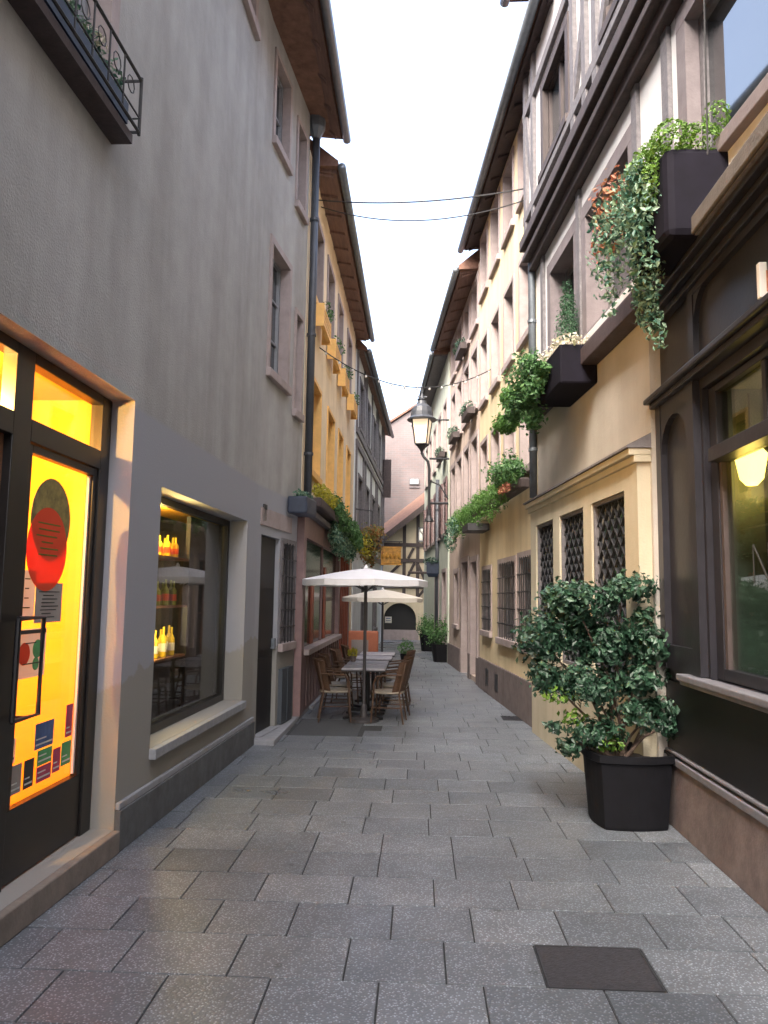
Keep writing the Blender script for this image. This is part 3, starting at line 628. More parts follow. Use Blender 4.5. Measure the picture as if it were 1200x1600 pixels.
for (a, b) in f2[:4]:
    t = thing('window_box', 'ochre slatted window box below %s upper window of orange house' % {11.0: 'the nearest', 12.6: 'the second', 14.3: 'the third', 16.2: 'the farthest'}[a], 'window box', WO.P((a+b)/2, 5.6, 0), 'ochre window boxes high on the orange house')
    lw = Lw(t, WO); q = MB()
    for k in range(4): q.wbox(lw, a+.03, b-.03, 5.66+k*.08, 5.715+k*.08, .10, .16)
    q.wbox(lw, a+.0, a+.03, 5.62, 5.97, .02, .17); q.wbox(lw, b-.03, b+.0, 5.62, 5.97, .02, .17); q.build('slats', M['ochreglow'], t)
    q = MB(); leaves(q, [(lw.P((a+b)/2+s_, 6.0, .17), (.09, .2, .06)) for s_ in (-.25, 0, .25)], 90, .05, int(a*10)); q.build('foliage', M['leafmid'], t)

# ================================================================ LEFT far: pale timber house
WT = Wl(-2.0, .0235, 1)
th = thing('timber_house', 'pale blue-grey timber framed house beyond the orange house', 'house', (-1.55, 23, 0))
ops = [(y_, y_+.95, z_, z_+1.25, .12) for y_ in (19.2, 21.3, 23.4, 25.5) for z_ in (3.4, 5.9)]+[(20.5, 22.2, .6, 2.3, .12), (24.2, 25.6, .6, 2.3, .12)]
facade(WT, 18.4, 28.4, 0, 8.3, ops, 5).build('wall', M['whitehouse'], th)
for q in ops: window(th, WT, q[0], q[1], q[2], q[3], .12, 'timber2', 'timber2', .08, 'timber2', 1, 1)
q = MB()
for z in (2.75, 3.15, 5.3, 5.62, 7.75): q.wbox(WT, 18.42, 28.35, z, z+.16, 0, .05)
for i in range(17):
    y_ = 18.45+i*.61
    for z0, z1 in ((3.31, 5.3), (5.78, 7.75)):
        if not any(o_[0]-.1 < y_+.06 < o_[1]+.1 and o_[2] > 3 for o_ in ops): q.wbox(WT, y_, y_+.12, z0, z1, 0, .045)
q.build('timber_frame', M['timber2'], th)
eave(th, Wl(-2.0, .0235, 1), 18.5, 28.5, 8.25, 7.6, .22, 'timber2', rafters=False)
MB().wbox(WT, 27.6, 27.68, 5.2, 6.6, .01, .32).build('open_shutter', M['redtimber'], th)

# ================================================================ END of the street
eb = thing('brick_gable_house', 'tall pink brick gable house closing the end of the alley', 'house', (-.5, 32, 0))
q = MB(); x0, x1, xr = -4.5, 4.5, 1.9
zl = 6.2; zr = 10.9; zb = 8.0
P_ = [(x0, zl-0), (x1, zl+2.5), (xr, zr)]
for yy in (31.5,): q.quad((x0, yy, 0), (x1, yy, 0), (x1, yy, 8.2), (xr, yy, 10.9), (x0, yy, 6.6))
q.quad((x0, 36, 0), (x1, 36, 0), (x1, 36, 8.2), (xr, 36, 10.9), (x0, 36, 6.6)); q.quad((x0, 31.5, 0), (x0, 36, 0), (x0, 36, 6.6), (x0, 31.5, 6.6)); q.quad((x1, 31.5, 0), (x1, 36, 0), (x1, 36, 8.2), (x1, 31.5, 8.2))
q.build('wall', M['brick'], eb)
q = MB(); q.hexa([(x0-.3, 31.4, 6.5), (xr, 31.4, 10.92), (xr, 36.1, 10.92), (x0-.3, 36.1, 6.5), (x0-.3, 31.4, 6.6), (xr, 31.4, 11.02), (xr, 36.1, 11.02), (x0-.3, 36.1, 6.6)]); q.hexa([(xr, 31.4, 10.92), (x1+.3, 31.4, 7.95), (x1+.3, 36.1, 7.95), (xr, 36.1, 10.92), (xr, 31.4, 11.02), (x1+.3, 31.4, 8.05), (x1+.3, 36.1, 8.05), (xr, 36.1, 11.02)]); q.build('roof', M['tile'], eb)
f = MB(); f.box(-.42, .0, 31.46, 31.49, 6.25, 6.5).box(-.42, 0, 31.46, 31.49, 6.12, 6.16); fo = f.build('window', M['timber2'], eb); MB().box(-.38, -.04, 31.44, 31.457, 6.27, 6.48).build('pane', M['darkglass'], fo)
# half timbered lean-to with arch
ht = thing('arched_half_timbered_house', 'small half-timbered house with dark arched opening at alley end', 'house', (-.6, 30, 0))
WE_y = 29.6
q = MB(); ax0, ax1, az, cxx = -1.33, -.08, .34, -.70; r_ = .62
n = 14; arch = [(cxx+r_*math.cos(math.pi*k/n), .80+r_*.95*math.sin(math.pi*k/n)) for k in range(n+1)]
y_ = WE_y; pts_top = 3.0
for k in range(n):
    (xa, za), (xb, zb) = arch[k], arch[k+1]; q.quad((xa, y_, za), (xb, y_, zb), (xb, y_, pts_top), (xa, y_, pts_top)); q.quad((xa, y_, za), (xb, y_, zb), (xb, y_+.4, zb), (xa, y_+.4, za))
q.quad((-4.2, y_, 0), (cxx-r_, y_, 0), (cxx-r_, y_, pts_top), (-4.2, y_, pts_top)); q.quad((cxx+r_, y_, 0), (3.2, y_, 0), (3.2, y_, pts_top), (cxx+r_, y_, pts_top))
for xs in (cxx-r_, cxx+r_): q.quad((xs, y_, az), (xs, y_+.4, az), (xs, y_+.4, .8), (xs, y_, .8))
q.quad((cxx-r_, y_, 0), (cxx+r_, y_, 0), (cxx+r_, y_, az), (cxx-r_, y_, az)); q.quad((cxx-r_, y_, az), (cxx+r_, y_, az), (cxx+r_, y_+.4, az), (cxx-r_, y_+.4, az))
q.build('wall', M['cream2'], ht)
MB().box(cxx-r_, cxx+r_, y_+.35, y_+.38, .3, 1.6).build('shutter', M['black'], ht)  # black sheet filling the arched opening in place of its dark inside
MB().box(cxx-r_-.1, cxx+r_+.1, y_-.12, y_-.002, .0, .38).build('parapet', M['mauve'], ht)
q = MB()
def roofz(x): return 3.72+(x+1.5)*.80
q.v = [(-4.2, y_, 3.0), (3.2, y_, 3.0), (3.2, y_, roofz(3.2)), (-4.2, y_, 3.0+.01)]; q.quad((-2.4, y_, 3.0), (1.5, y_, 3.0), (1.5, y_, roofz(1.5)), (-2.4, y_, 3.001)); q.v = q.v[4:]; q.f = [(0, 1, 2, 3)]; q.t = [0]
q.build('gable_wall', M['cream2'], ht)
q = MB()
for z in (2.95, 3.55, 1.95): q.box(-1.5, 1.2, y_-.05, y_-.003, z, z+.14)
for x in (-1.5, -.62, -.1, .35): q.box(x, x+.13, y_-.052, y_-.003, 1.6, min(5.0, roofz(x)))
for a, b in (((-.55, y_-.03, 2.1), (-.15, y_-.03, 2.95)), ((-.05, y_-.03, 2.95), (.32, y_-.03, 2.1)), ((-.4, y_-.03, 3.1), (-.2, y_-.03, 3.5)), ((-1.4, y_-.03, 2.2), (-.7, y_-.03, 2.9)), ((.0, y_-.03, 1.65), (.3, y_-.03, 2.0))): q.bar(a, b, .05, .1)
q.build('timber_frame', M['timber'], ht)
q = MB(); q.hexa([(-2.6, y_-.55, roofz(-2.6)), (1.6, y_-.55, roofz(1.6)), (1.6, y_+1.9, roofz(1.6)), (-2.6, y_+1.9, roofz(-2.6)), (-2.6, y_-.55, roofz(-2.6)+.1), (1.6, y_-.55, roofz(1.6)+.1), (1.6, y_+1.9, roofz(1.6)+.85), (-2.6, y_+1.9, roofz(-2.6)+.85)]); q.build('roof', M['tile'], ht)
q = MB(); q.bar((-2.6, y_-.57, roofz(-2.6)-.04), (1.6, y_-.57, roofz(1.6)-.04), .05, .2); q.build('barge_board', M['timber'], ht)
f = MB(); f.box(-.02, .28, y_-.06, y_-.02, 3.75, 4.3); fo = f.build('window', M['greywood'], ht); MB().box(.02, .24, y_-.068, y_-.061, 3.8, 4.25).build('pane', M['darkglass'], fo)
t = thing('wall_notice', 'small pale notice in the dark arch at the alley end', 'notice', (-1.15, y_+.3, .62)); MB().box(-.13, .13, -.01, .01, 0, .24).build('sheet', M['white'], t); MB().box(-.09, .09, -.013, -.011, .16, .19).box(-.09, .09, -.013, -.011, .08, .1).build('print', M['blue'], t)
# far left shop below the pale house: window and wall at the alley's end
sg = thing('hanging_shop_sign', 'ornate gilded hanging sign before the half-timbered gable', 'sign', (-.98, 27, 2.7))
q = MB(); q.lathe((0, 0, 0), [(.001, 0)], 4); q = MB(); q.box(-.36, .36, -.03, .03, .08, .62); q.build('board', M['gold'], sg, bevel=.02)
q = MB()
for k in range(5): a = -.28+k*.14; q.lathe((a, -.035, .35), [(.001, -.12), (.05, -.06), (.06, 0), (.05, .06), (.001, .12)], 8)
q.box(-.38, .38, -.05, .05, .62, .68).box(-.38, .38, -.05, .05, .03, .08).build('carving', M['gold'], sg)
q = MB(); q.tube([(-.5, 0, .85), (.4, 0, .85)], .02, 6).tube([(-.3, 0, .85), (-.3, 0, .66)], .012, 5).tube([(.3, 0, .85), (.3, 0, .66)], .012, 5).tube([(-.5, 0, 1.2), (-.2, 0, .87)], .015, 5); q.build('bracket', M['iron'], sg)

# ================================================================ RIGHT: timber framed house with the plum shopfront
WR = Wl(2.26, -.0775, -1); WS = Wl(1.88, 0, -1)
rh = thing('timber_framed_corner_house', 'timber framed house with plum shopfront filling the right foreground', 'house', (1.9, 6, 0))
G3 = [(9.44-.83, 9.44), (7.45, 8.34), (6.3, 7.2)]
facade(WR, 5.96, 9.74, 0, 3.88, [], 4).build('wall', M['cream'], rh)
# projecting bay with three grilled windows
bops = [(a, b, .95, 2.51, .10) for a, b in G3]
facade(WR, 6.0, 9.72, .0, 2.74, bops, .02, o=.10, d=.1).build('bay', M['creamlow'], rh)
for a, b in G3: window(rh, WR, a, b, .95, 2.51, .07, 'timber2', None, .1, None, 0, 0, o=.10, grille='lattice', fw=.035)
q = MB(); q.wbox(WR, 5.97, 9.74, 2.745, 2.80, 0, .17); q.wbox(WR, 5.97, 9.74, 2.69, 2.744, 0, .13); q.build('bay_cornice', M['creamlow'], rh, bevel=.006)
q = MB(); q.hexa([WR.P(5.96, 2.802, .0), WR.P(9.75, 2.802, .0), WR.P(9.75, 2.802, .19), WR.P(5.96, 2.802, .19), WR.P(5.96, 2.92, .0), WR.P(9.75, 2.92, .0), WR.P(9.75, 2.82, .19), WR.P(5.96, 2.82, .19)]); q.build('bay_flashing', M['timber2'], rh)
# first floor
F1 = [(7.92, 8.95, 4.42, 5.52, .22), (6.25, 7.52, 4.22, 5.50, .25), (2.8, 5.12, 4.50, 5.72, .13), (-1.0, 1.2, 4.5, 5.72, .25)]
facade(WR, -15, 9.74, 3.86, 6.0, F1, 4).build('wall', M['panel'], rh)
for a, b, c, e, d_ in F1: window(rh, WR, a, b, c, e, d_, 'timber2', 'mauvedark', .13, 'mauvedark', 1 if b-a < 2 else 1, 0, fw=.06)
q = MB(); q.wbox(WR, -15, 9.74, 3.86, 4.02, .0, .16); q.wbox(WR, -15, 9.74, 4.02, 4.10, .0, .10); q.build('string_course', M['redtimber'], rh, bevel=.01)
q = MB(); q.wbox(WR, 5.8, 9.72, 4.105, 4.2, .0, .07); q.build('sill_band', M['panel'], rh, bevel=.008)
for y_ in (9.25, 6.02, 5.38, 7.68): MB().wbox(WR, y_, y_+.12, 4.205, 5.88, 0, .035).build('timber_post', M['timber2'], rh)
# jetty mouldings
q = MB(); q.wbox(WR, -15, 9.74, 5.88, 6.0, .0, .10).wbox(WR, -15, 9.74, 6.0, 6.08, 0, .18).wbox(WR, -15, 9.74, 6.14, 6.28, .0, .22); q.build('jetty_beam', M['timber'], rh, bevel=.012)
MB().wbox(WR, -15, 9.74, 6.082, 6.138, 0, .15).build('jetty_moulding', M['mauvedark'], rh)
# second floor, timber and panels
F2 = [(7.72, 8.75, 6.68, 7.75, .10), (5.3, 6.4, 6.68, 7.75, .10)]
facade(WR, -15, 9.74, 6.0, 9.3, F2, 4, o=.12).build('wall', M['panel'], rh)
for a, b, c, e, d_ in F2: window(rh, WR, a, b, c, e, d_, 'timber', 'timber', .1, 'timber', 1, 0, o=.12)
q = MB()
for y_ in (9.58, 9.15, 7.35, 6.95, 6.62, 5.0, 4.4): q.wbox(WR, y_, y_+.13, 6.28, 9.0, .12, .165)
for z_ in (6.5, 7.95, 8.95): q.wbox(WR, -15, 9.73, z_, z_+.12, .12, .168)
for a, b, s_ in ((7.45, 6.75, 1), (9.2, 9.6, 1), (6.6, 5.9, 1)): q.bar(WR.P(a, 6.6, .14), WR.P(b, 7.9, .14), .04, .12)
for a in (7.45, 5.1): q.bar(WR.P(a+.05, 8.1, .14), WR.P(a-.6, 8.9, .14), .04, .12); q.bar(WR.P(a-.6, 8.1, .14), WR.P(a+.05, 8.9, .14), .04, .12)
q.build('timber_frame', M['timber2'], rh)
eave(rh, WR, -15, 9.2, 9.35, 9.3, .4, 'redtimber')
# plum shopfront
q = facade(WS, -15, 5.95, 0, 3.80, [(2.9, 5.10, 1.12, 3.03, .12)], .38, d=.12); q.build('shopfront', M['plum'], rh)
MB().wbox(WS, -15, 5.95, 0, .45, 0, .035).build('plinth', M['pinkstone'], rh, bevel=.006)
q = MB(); q.wbox(WS, -15, 5.95, .452, .50, 0, .05).wbox(WS, -15, 5.95, .52, .54, 0, .04); q.build('base_rail', M['plumlight'], rh, bevel=.006)
MB().wbox(WS, -15, 5.95, .545, 1.04, 0, .02).build('stall_riser', M['black'], rh)
q = MB(); q.wbox(WS, -15, 5.50, 1.045, 1.075, 0, .07).wbox(WS, -15, 5.45, 1.08, 1.125, 0, .11); q.build('shop_sill', M['plumlight'], rh, bevel=.008)
q = MB()
q.wbox(WS, 5.84, 5.95, 1.13, 3.10, 0, .05).wbox(WS, 5.14, 5.28, 1.13, 3.10, 0, .05).wbox(WS, 5.28, 5.84, 2.98, 3.10, 0, .045).wbox(WS, 5.28, 5.84, 1.13, 1.3, 0, .045)
# arched head of pilaster panel
cx_, cz_, rr_ = 5.56, 2.72, .28
for k in range(10):
    a0, a1 = math.pi*k/10, math.pi*(k+1)/10
    q.hexa([WS.P(cx_+rr_*math.cos(a0), cz_+rr_*.9*math.sin(a0), 0), WS.P(cx_+rr_*math.cos(a1), cz_+rr_*.9*math.sin(a1), 0), WS.P(cx_+rr_*math.cos(a1), cz_+rr_*.9*math.sin(a1), .045), WS.P(cx_+rr_*math.cos(a0), cz_+rr_*.9*math.sin(a0), .045),
            WS.P(cx_+rr_*math.cos(a0), 2.985, 0), WS.P(cx_+rr_*math.cos(a1), 2.985, 0), WS.P(cx_+rr_*math.cos(a1), 2.985, .045), WS.P(cx_+rr_*math.cos(a0), 2.985, .045)])
q.build('pilaster', M['plum'], rh)
q = MB(); q.wbox(WS, -15, 5.97, 3.10, 3.14, 0, .09).wbox(WS, -15, 5.99, 3.14, 3.18, 0, .13).wbox(WS, -15, 5.97, 3.18, 3.21, 0, .07); q.build('fascia_moulding', M['plum'], rh, bevel=.008)
q = MB()
q.wbox(WS, 5.12, 5.22, 3.21, 3.74, 0, .04).wbox(WS, -1, 5.12, 3.69, 3.74, 0, .04).wbox(WS, -1, 5.12, 3.21, 3.25, 0, .04)
for yc in (4.98,):
    for k in range(8):
        a0, a1 = math.pi/2*k/8, math.pi/2*(k+1)/8; R_ = .2
        q.hexa([WS.P(yc-R_+R_*math.cos(a0)+.13, 3.49+R_*math.sin(a0), 0), WS.P(yc-R_+R_*math.cos(a1)+.13, 3.49+R_*math.sin(a1), 0), WS.P(yc-R_+R_*math.cos(a1)+.13, 3.49+R_*math.sin(a1), .035), WS.P(yc-R_+R_*math.cos(a0)+.13, 3.49+R_*math.sin(a0), .035),
                WS.P(yc-R_+R_*math.cos(a0)+.13, 3.70, 0), WS.P(yc-R_+R_*math.cos(a1)+.13, 3.70, 0), WS.P(yc-R_+R_*math.cos(a1)+.13, 3.70, .035), WS.P(yc-R_+R_*math.cos(a0)+.13, 3.70, .035)])
q.build('fascia_panel', M['plum'], rh)
q = MB(); q.wbox(WS, -15, 5.97, 3.74, 3.79, 0, .07).wbox(WS, -15, 5.99, 3.79, 3.83, 0, .12).wbox(WS, -15, 6.02, 3.83, 3.87, 0, .17); q.build('cornice', M['plum'], rh, bevel=.008)
q = MB(); q.hexa([WS.P(-15, 3.872, -.25), WS.P(6.03, 3.872, -.25), WS.P(6.03, 3.872, .19), WS.P(-15, 3.872, .19), WS.P(-15, 4.22, -.02), WS.P(6.03, 4.22, -.02), WS.P(6.03, 3.98, .19), WS.P(-15, 3.98, .19)]); q.build('cornice_weathering', M['timber2'], rh)
MB().wbox(WS, -15, 6.035, 3.875, 3.985, .19, .215).build('cornice_edge', M['ledge'], rh, bevel=.01)
# shop window frame and glass
q = MB()
q.wbox(WS, 4.98, 5.095, 1.125, 3.025, -.12, -.04).wbox(WS, 2.905, 4.98, 2.51, 2.60, -.12, .02).wbox(WS, 2.905, 4.98, 1.125, 1.2, -.12, -.04).wbox(WS, 2.905, 4.98, 2.98, 3.025, -.12, -.04).wbox(WS, 4.28, 4.33, 2.6, 2.98, -.12, -.05).wbox(WS, 2.905, 3.0, 1.2, 2.51, -.12, -.04)
so_ = q.build('shop_window', M['plum'], rh, bevel=.004)
MB().wbox(WS, 4.94, 4.978, 1.2, 2.51, -.11, -.05).build('brass_bead', M['timber'], so_)
MB().wbox(WS, 3.0, 4.94, 1.2, 2.51, -.09, -.08).build('pane', M['shop_glass'], so_)
MB().wbox(WS, 4.33, 4.98, 2.6, 2.98, -.09, -.08).build('transom_pane', M['shop_glass'], so_)
MB().wbox(WS, 2.905, 4.28, 2.6, 2.98, -.09, -.08).build('transom_pane', M['shop_glass'], so_)
q = MB(); W_ = WS
q.wbox(W_, 4.585, 4.595, 1.73, 1.955, -.079, -.076); q.bar(W_.P(4.585, 1.95, -.077), W_.P(4.40, 1.735, -.077), .004, .012); q.wbox(W_, 4.39, 4.40, 1.73, 1.955, -.079, -.076)
q.build('lettering', M['ink'], so_)
room(rh, WS, 2.9, 5.10, 1.12, 3.03, .12, 1.6, 'groom')
t = thing('wall_lamp', 'glowing yellow wall lamp inside the plum shop window', 'lamp', (2.12, 4.95, 2.36))
MB().lathe((0, 0, 0), [(.035, 0), (.07, .04), (.10, .2), (.05, .26), (.001, .27)], 14).build('shade', M['bulb'], t, smooth=True); MB().tube([(0, 0, .25), (0, 0, .6)], .008, 6).build('stem', M['iron'], t)
lamp('lamp_light', (2.12, 4.95, 2.30), .5, (1, .62, .18), .06)
t = thing('projecting_sign', 'small square orange sign with white border above the shop cornice', 'sign', (1.84, 4.12, 3.265))
q = MB(); q.box(-.0, .22, -.02, .02, 0, .20); q.build('panel', M['white'], t, bevel=.004); q = MB(); q.box(.035, .205, -.025, -.021, .03, .15); q.build('face', M['orangep'], t); MB().tube([(.05, .02, .1), (.05, .06, .1)], .012, 6).build('arm', M['iron'], t)

# ================================================================ RIGHT: yellow house
yh = thing('yellow_house', 'pale yellow house with sandstone windows and a long green window trough', 'house', (1.3, 12, 0))
gy = [(13.16, 14.0, 1.05, 2.12), (11.13, 12.42, 1.0, 2.17), (9.95, 10.87, 1.0, 2.19)]
c1 = [(9.98, 10.70), (11.15, 11.87), (12.32, 13.04), (13.49, 14.2)]
ops = [(*g_, .14) for g_ in gy]
for a, b in c1:
    ops += [(a, b, 3.38, 4.45, .24), (a, b, 5.22, 6.40, .24), (a, b, 7.30, 8.42, .24)]
facade(WR, 9.76, 14.42, 0, 8.62, ops, 4).build('wall', M['yellow'], yh)
for g_ in gy: window(yh, WR, *g_, .14, 'timber2', 'mauve', .07, 'mauve', 1, 0, grille='bars')
for o_ in ops[3:]: window(yh, WR, *o_[:4], .24, 'greywood', 'mauve', .06, 'mauve', 1, 1)
q = MB(); q.wbox(WR, 9.76, 14.42, 0, .55, 0, .035); q.build('plinth', M['pinkstone'], yh, bevel=.006)
for a in (13.3, 12.4): MB().wbox(WR, a, a+.28, .15, .42, .03, .04).build('cellar_vent', M['iron'], yh)
eave(yh, WR, 8.2, 14.75, 8.66, 8.52, .24, 'redtimber')
q = MB()
for i in range(14): y_ = 9.2+i*.4; q.box(WR.P(y_, 0, .08)[0]-.01, WR.P(y_, 0, .08)[0]+.01, y_, y_+.02, 8.85, 9.12)
q.tube([WR.P(9.2, 9.1, .08), WR.P(14.5, 9.1, .08)], .012, 5); q.build('snow_guard', M['zinc'], yh)
downpipe(1.455, 9.78, 2.9, 9.0, 'zinc', 'grey zinc downpipe between timber house and yellow house', True, .05)
# pink house beyond
ph = thing('pink_house', 'pink sandstone house with arched doorway beyond the yellow house', 'house', (.95, 17, 0))
WPk = Wl(2.29, -.0775, -1)
ops = [(14.9, 15.7, .1, 2.35, .2), (16.1, 17.1, .0, 2.4, .3), (17.7, 18.4, 1.0, 2.2, .15)]
for y_ in (14.85, 16.0, 17.15, 18.3):
    ops += [(y_, y_+.75, 3.45, 4.8, .2), (y_, y_+.75, 5.4, 6.6, .2), (y_, y_+.75, 7.1, 8.0, .18)]
facade(WPk, 14.44, 19.5, 0, 8.25, ops, 4).build('wall', M['pinkhouse'], ph)
for o_ in ops: window(ph, WPk, *o_[:4], o_[4], 'brownwood' if o_[2] < .5 else 'greywood', 'mauve', .1, None if o_[2] < .5 else 'mauve', 1, 1)
eave(ph, WPk, 14.9, 19.7, 8.25, 8.1, .36, 'soffit', rafters=True)
for a, b in ((14.44, 14.88), (15.72, 16.0), (17.2, 19.5)): MB().wbox(WPk, a, b, 0, .5, 0, .04).build('plinth', M['pinkstone'], ph)
# pale green house further
ge = thing('pale_green_house', 'pale green house at the right end of the alley', 'house', (.6, 23, 0))
WG = Wl(2.0, -.0645, -1)
ops = [(19.9, 20.9, .1, 2.3, .2), (22, 23.2, .6, 2.2, .15)]
for y_ in (19.9, 21.5, 23.1, 24.7, 26.3):
    ops += [(y_, y_+.8, 3.3, 4.7, .15), (y_, y_+.8, 5.5, 6.8, .15)]
facade(WG, 19.52, 28.0, 0, 8.0, ops, 4).build('wall', M['greenhouse'], ge)
for o_ in ops: window(ge, WG, *o_[:4], o_[4], 'timber2', 'mauve', .08, 'mauve', 1, 1, shutters='pinkwood' if 3 < o_[2] < 5 else None)
eave(ge, WG, 19.8, 28.2, 8.05, 7.95, .35, 'timber2', rafters=False)
downpipe(.53, 22.0, .1, 5.0, 'pipe', 'dark green downpipe on the pale green house', False, .06)
t = thing('hanging_planter', 'dark green square planter hanging on a bracket at the far right', 'planter', (.40, 22, 2.2))
MB().lathe((0, 0, 0), [(.17, 0), (.24, .1), (.25, .42), (.22, .43)], 4, .785).build('box', M['navy'], t); MB().tube([(-.7, 0, .12), (.3, 0, .12)], .035, 6).build('bracket', M['timber'], t); q = MB(); leaves(q, [((0, 0, .45), (.26, .26, .12))], 260, .07, 9); q.build('foliage', M['leafdark'], t)

# ================================================================ VEGETATION ON WALLS
def softbox(name, label, W, y0, y1, z0, z1, o0, o1, m, cat='planter', bev=.02):
    c = W.P((y0+y1)/2, z0, (o0+o1)/2); t = thing(name, label, cat, c); lw = Lw(t, W)
    b = MB(); b.wbox(lw, y0, y1, z0, z1, o0, o1); b.build('trough', M[m], t, bevel=bev); return t, lw
# big one above the shopfront
t, lw = softbox('flower_box', 'large dark planter with clipped box balls and ivy above plum shopfront', WR, 4.60, 5.25, 3.86, 4.45, -.06, .385, 'plumbox', bev=.05)
q = MB(); leaves(q, [(lw.P(4.70, 4.53, .30), (.15, .15, .12)), (lw.P(4.95, 4.50, .34), (.15, .2, .14)), (lw.P(4.68, 4.52, .13), (.13, .12, .11)), (lw.P(4.66, 4.68, .03), (.085, .085, .085)), (lw.P(4.85, 4.33, .41), (.06, .2, .17))], 5200, .024, 21, shell=.85); q.build('box_ball', M['leafbox'], t)
q = MB(); pts = []
for i in range(16):
    a = random.Random(i).random(); y_ = 4.75+.85*a; oo = .42+.16*random.Random(i+50).random()
    for k in range(9): pts.append((lw.P(y_-.06+.05*math.sin(k+i), 4.44-.075*k*(.35+.9*random.Random(i+9).random()), oo-.06+.03*math.cos(k*2+i)), (.07, .09, .07)))
leaves(q, pts, 2600, .042, 22, droop=.5); q.build('ivy', M['leafivy'], t)
q = MB(); leaves(q, [(lw.P(5.5, 4.55, .42), (.14, .2, .25)), (lw.P(5.75, 4.35, .4), (.12, .2, .15)), (lw.P(5.6, 4.75, .25), (.1, .2, .12))], 420, .05, 23, shell=.1); q.build('red_foliage', M['leafred'], t)
q = MB()
for i in range(7):
    y_ = 5.3+.1*i; pp = [lw.P(y_, 4.3, .3), lw.P(y_+.1, 4.65, .35), lw.P(y_+.25, 4.8, .4)]; q.tube(pp, .005, 4)
q.build('stem', M['bark'], t)
# hanging strands at near lower corner
q = MB(); pts = []
for i in range(7):
    y_ = 5.0+.06*i
    for k in range(12): pts.append((lw.P(y_+.04*math.sin(k*.9+i), 4.15-.07*k*(1.1-.09*i), .30+.02*math.cos(k+i)), (.05, .06, .05)))
leaves(q, pts, 1300, .04, 27, droop=.7); q.build('trailing_ivy', M['leafivy'], t)
# second planter
t, lw = softbox('flower_box', 'dark planter with white flowers and small conifer on the cream house', WR, 7.25, 8.2, 3.68, 4.07, -.0, .36, 'plumbox')
q = MB(); leaves(q, [(lw.P(7.35+.2*i, 4.12, .22), (.2, .16, .08)) for i in range(5)], 900, .045, 31); leaves(q, [], 0, .1) if 0 else None; q.build('blossom', M['petal'], t)
q = MB(); leaves(q, [(lw.P(7.75, 4.42, .14), (.13, .13, .36)), (lw.P(7.75, 4.65, .14), (.08, .08, .28))], 1900, .035, 32, shell=.3, asp=.3); q.build('conifer', M['conifer'], t)
q = MB(); leaves(q, [(lw.P(8.05, 4.12, .42), (.16, .3, .16)), (lw.P(8.3, 3.98, .45), (.2, .3, .2)), (lw.P(8.7, 3.82, .42), (.2, .35, .15)), (lw.P(8.05, 3.85, .44), (.12, .25, .16)), (lw.P(7.7, 3.88, .42), (.07, .38, .16)), (lw.P(8.3, 3.62, .38), (.12, .25, .16)), (lw.P(8.95, 4.05, .3), (.12, .2, .14))], 3800, .055, 33, shell=.35, clump=26); q.build('foliage', M['leafmid'], t)
q = MB(); leaves(q, [(lw.P(9.3, 3.75, .45), (.18, .45, .10)), (lw.P(8.85, 3.95, .5), (.14, .4, .12))], 1300, .055, 34, shell=.3, clump=14); q.build('bright_foliage', M['leafbright'], t)
# long trough on the yellow house
t, lw = softbox('window_trough', 'long trough of bright trailing greenery across yellow house wall', WR, 10.0, 17.0, 3.06, 3.2, .04, .17, 'timber')
q = MB(); pts = [(lw.P(10.7+.27*i, 3.26+.05*math.sin(i*1.7), .17+.03*math.sin(i*2.9)), (.13, .2, .17+.05*math.sin(i*2.3))) for i in range(25)]+[(lw.P(11+.55*i, 3.05-.05*(i%3), .2), (.08, .14, .16)) for i in range(11)]; leaves(q, pts, 9000, .045, 41, shell=.2, droop=.5, asp=.4); q.build('foliage', M['leafbright'], t)
q = MB(); pts = [(lw.P(10.5, 3.42, .2), (.17, .3, .2)), (lw.P(10.9, 3.35, .26), (.17, .3, .2)), (lw.P(10.2, 3.3, .2), (.14, .2, .16))]; leaves(q, pts, 1500, .055, 42, shell=.4, clump=18); q.build('dark_foliage', M['leafmid'], t)
q = MB(); leaves(q, [(lw.P(10.3+.2*i, 3.12, .28), (.06, .13, .06)) for i in range(3)], 160, .04, 43); q.build('red_flower', M['leafred'], t)
q = MB(); leaves(q, [(lw.P(16.0, 3.1, .3), (.15, .5, .2)), (lw.P(17.0, 2.9, .25), (.15, .4, .3))], 500, .06, 44, droop=.4); q.build('trailing_foliage', M['leafivy'], t)
MB().wbox(lw, 13.2, 13.9, 2.78, 2.9, .03, .4).build('bracket', M['iron'], t)
# small boxes higher on pink and yellow houses
for (W_, y_, z_, l) in ((WPk, 17.3, 5.25, 'small window box of dark leaves under a second floor pink house window'), (WPk, 15.0, 5.25, 'small leafy window box on the pink house nearest the yellow house'), (WPk, 16.15, 6.95, 'small leafy box under a top floor pink house window'), (WG, 20.0, 5.3, 'small leafy window box on the pale green house')):
    t = thing('window_box', l, 'window box', W_.P(y_, z_, .05), 'small window boxes far along the right side'); lw = Lw(t, W_)
    MB().wbox(lw, y_-.1, y_+.8, z_, z_+.13, .05, .2).build('trough', M['timber'], t); q = MB(); leaves(q, [(lw.P(y_+.15+.25*i, z_+.2, .15), (.12, .18, .11)) for i in range(3)], 260, .055, int(y_*7)); q.build('foliage', M['leafdark'], t)
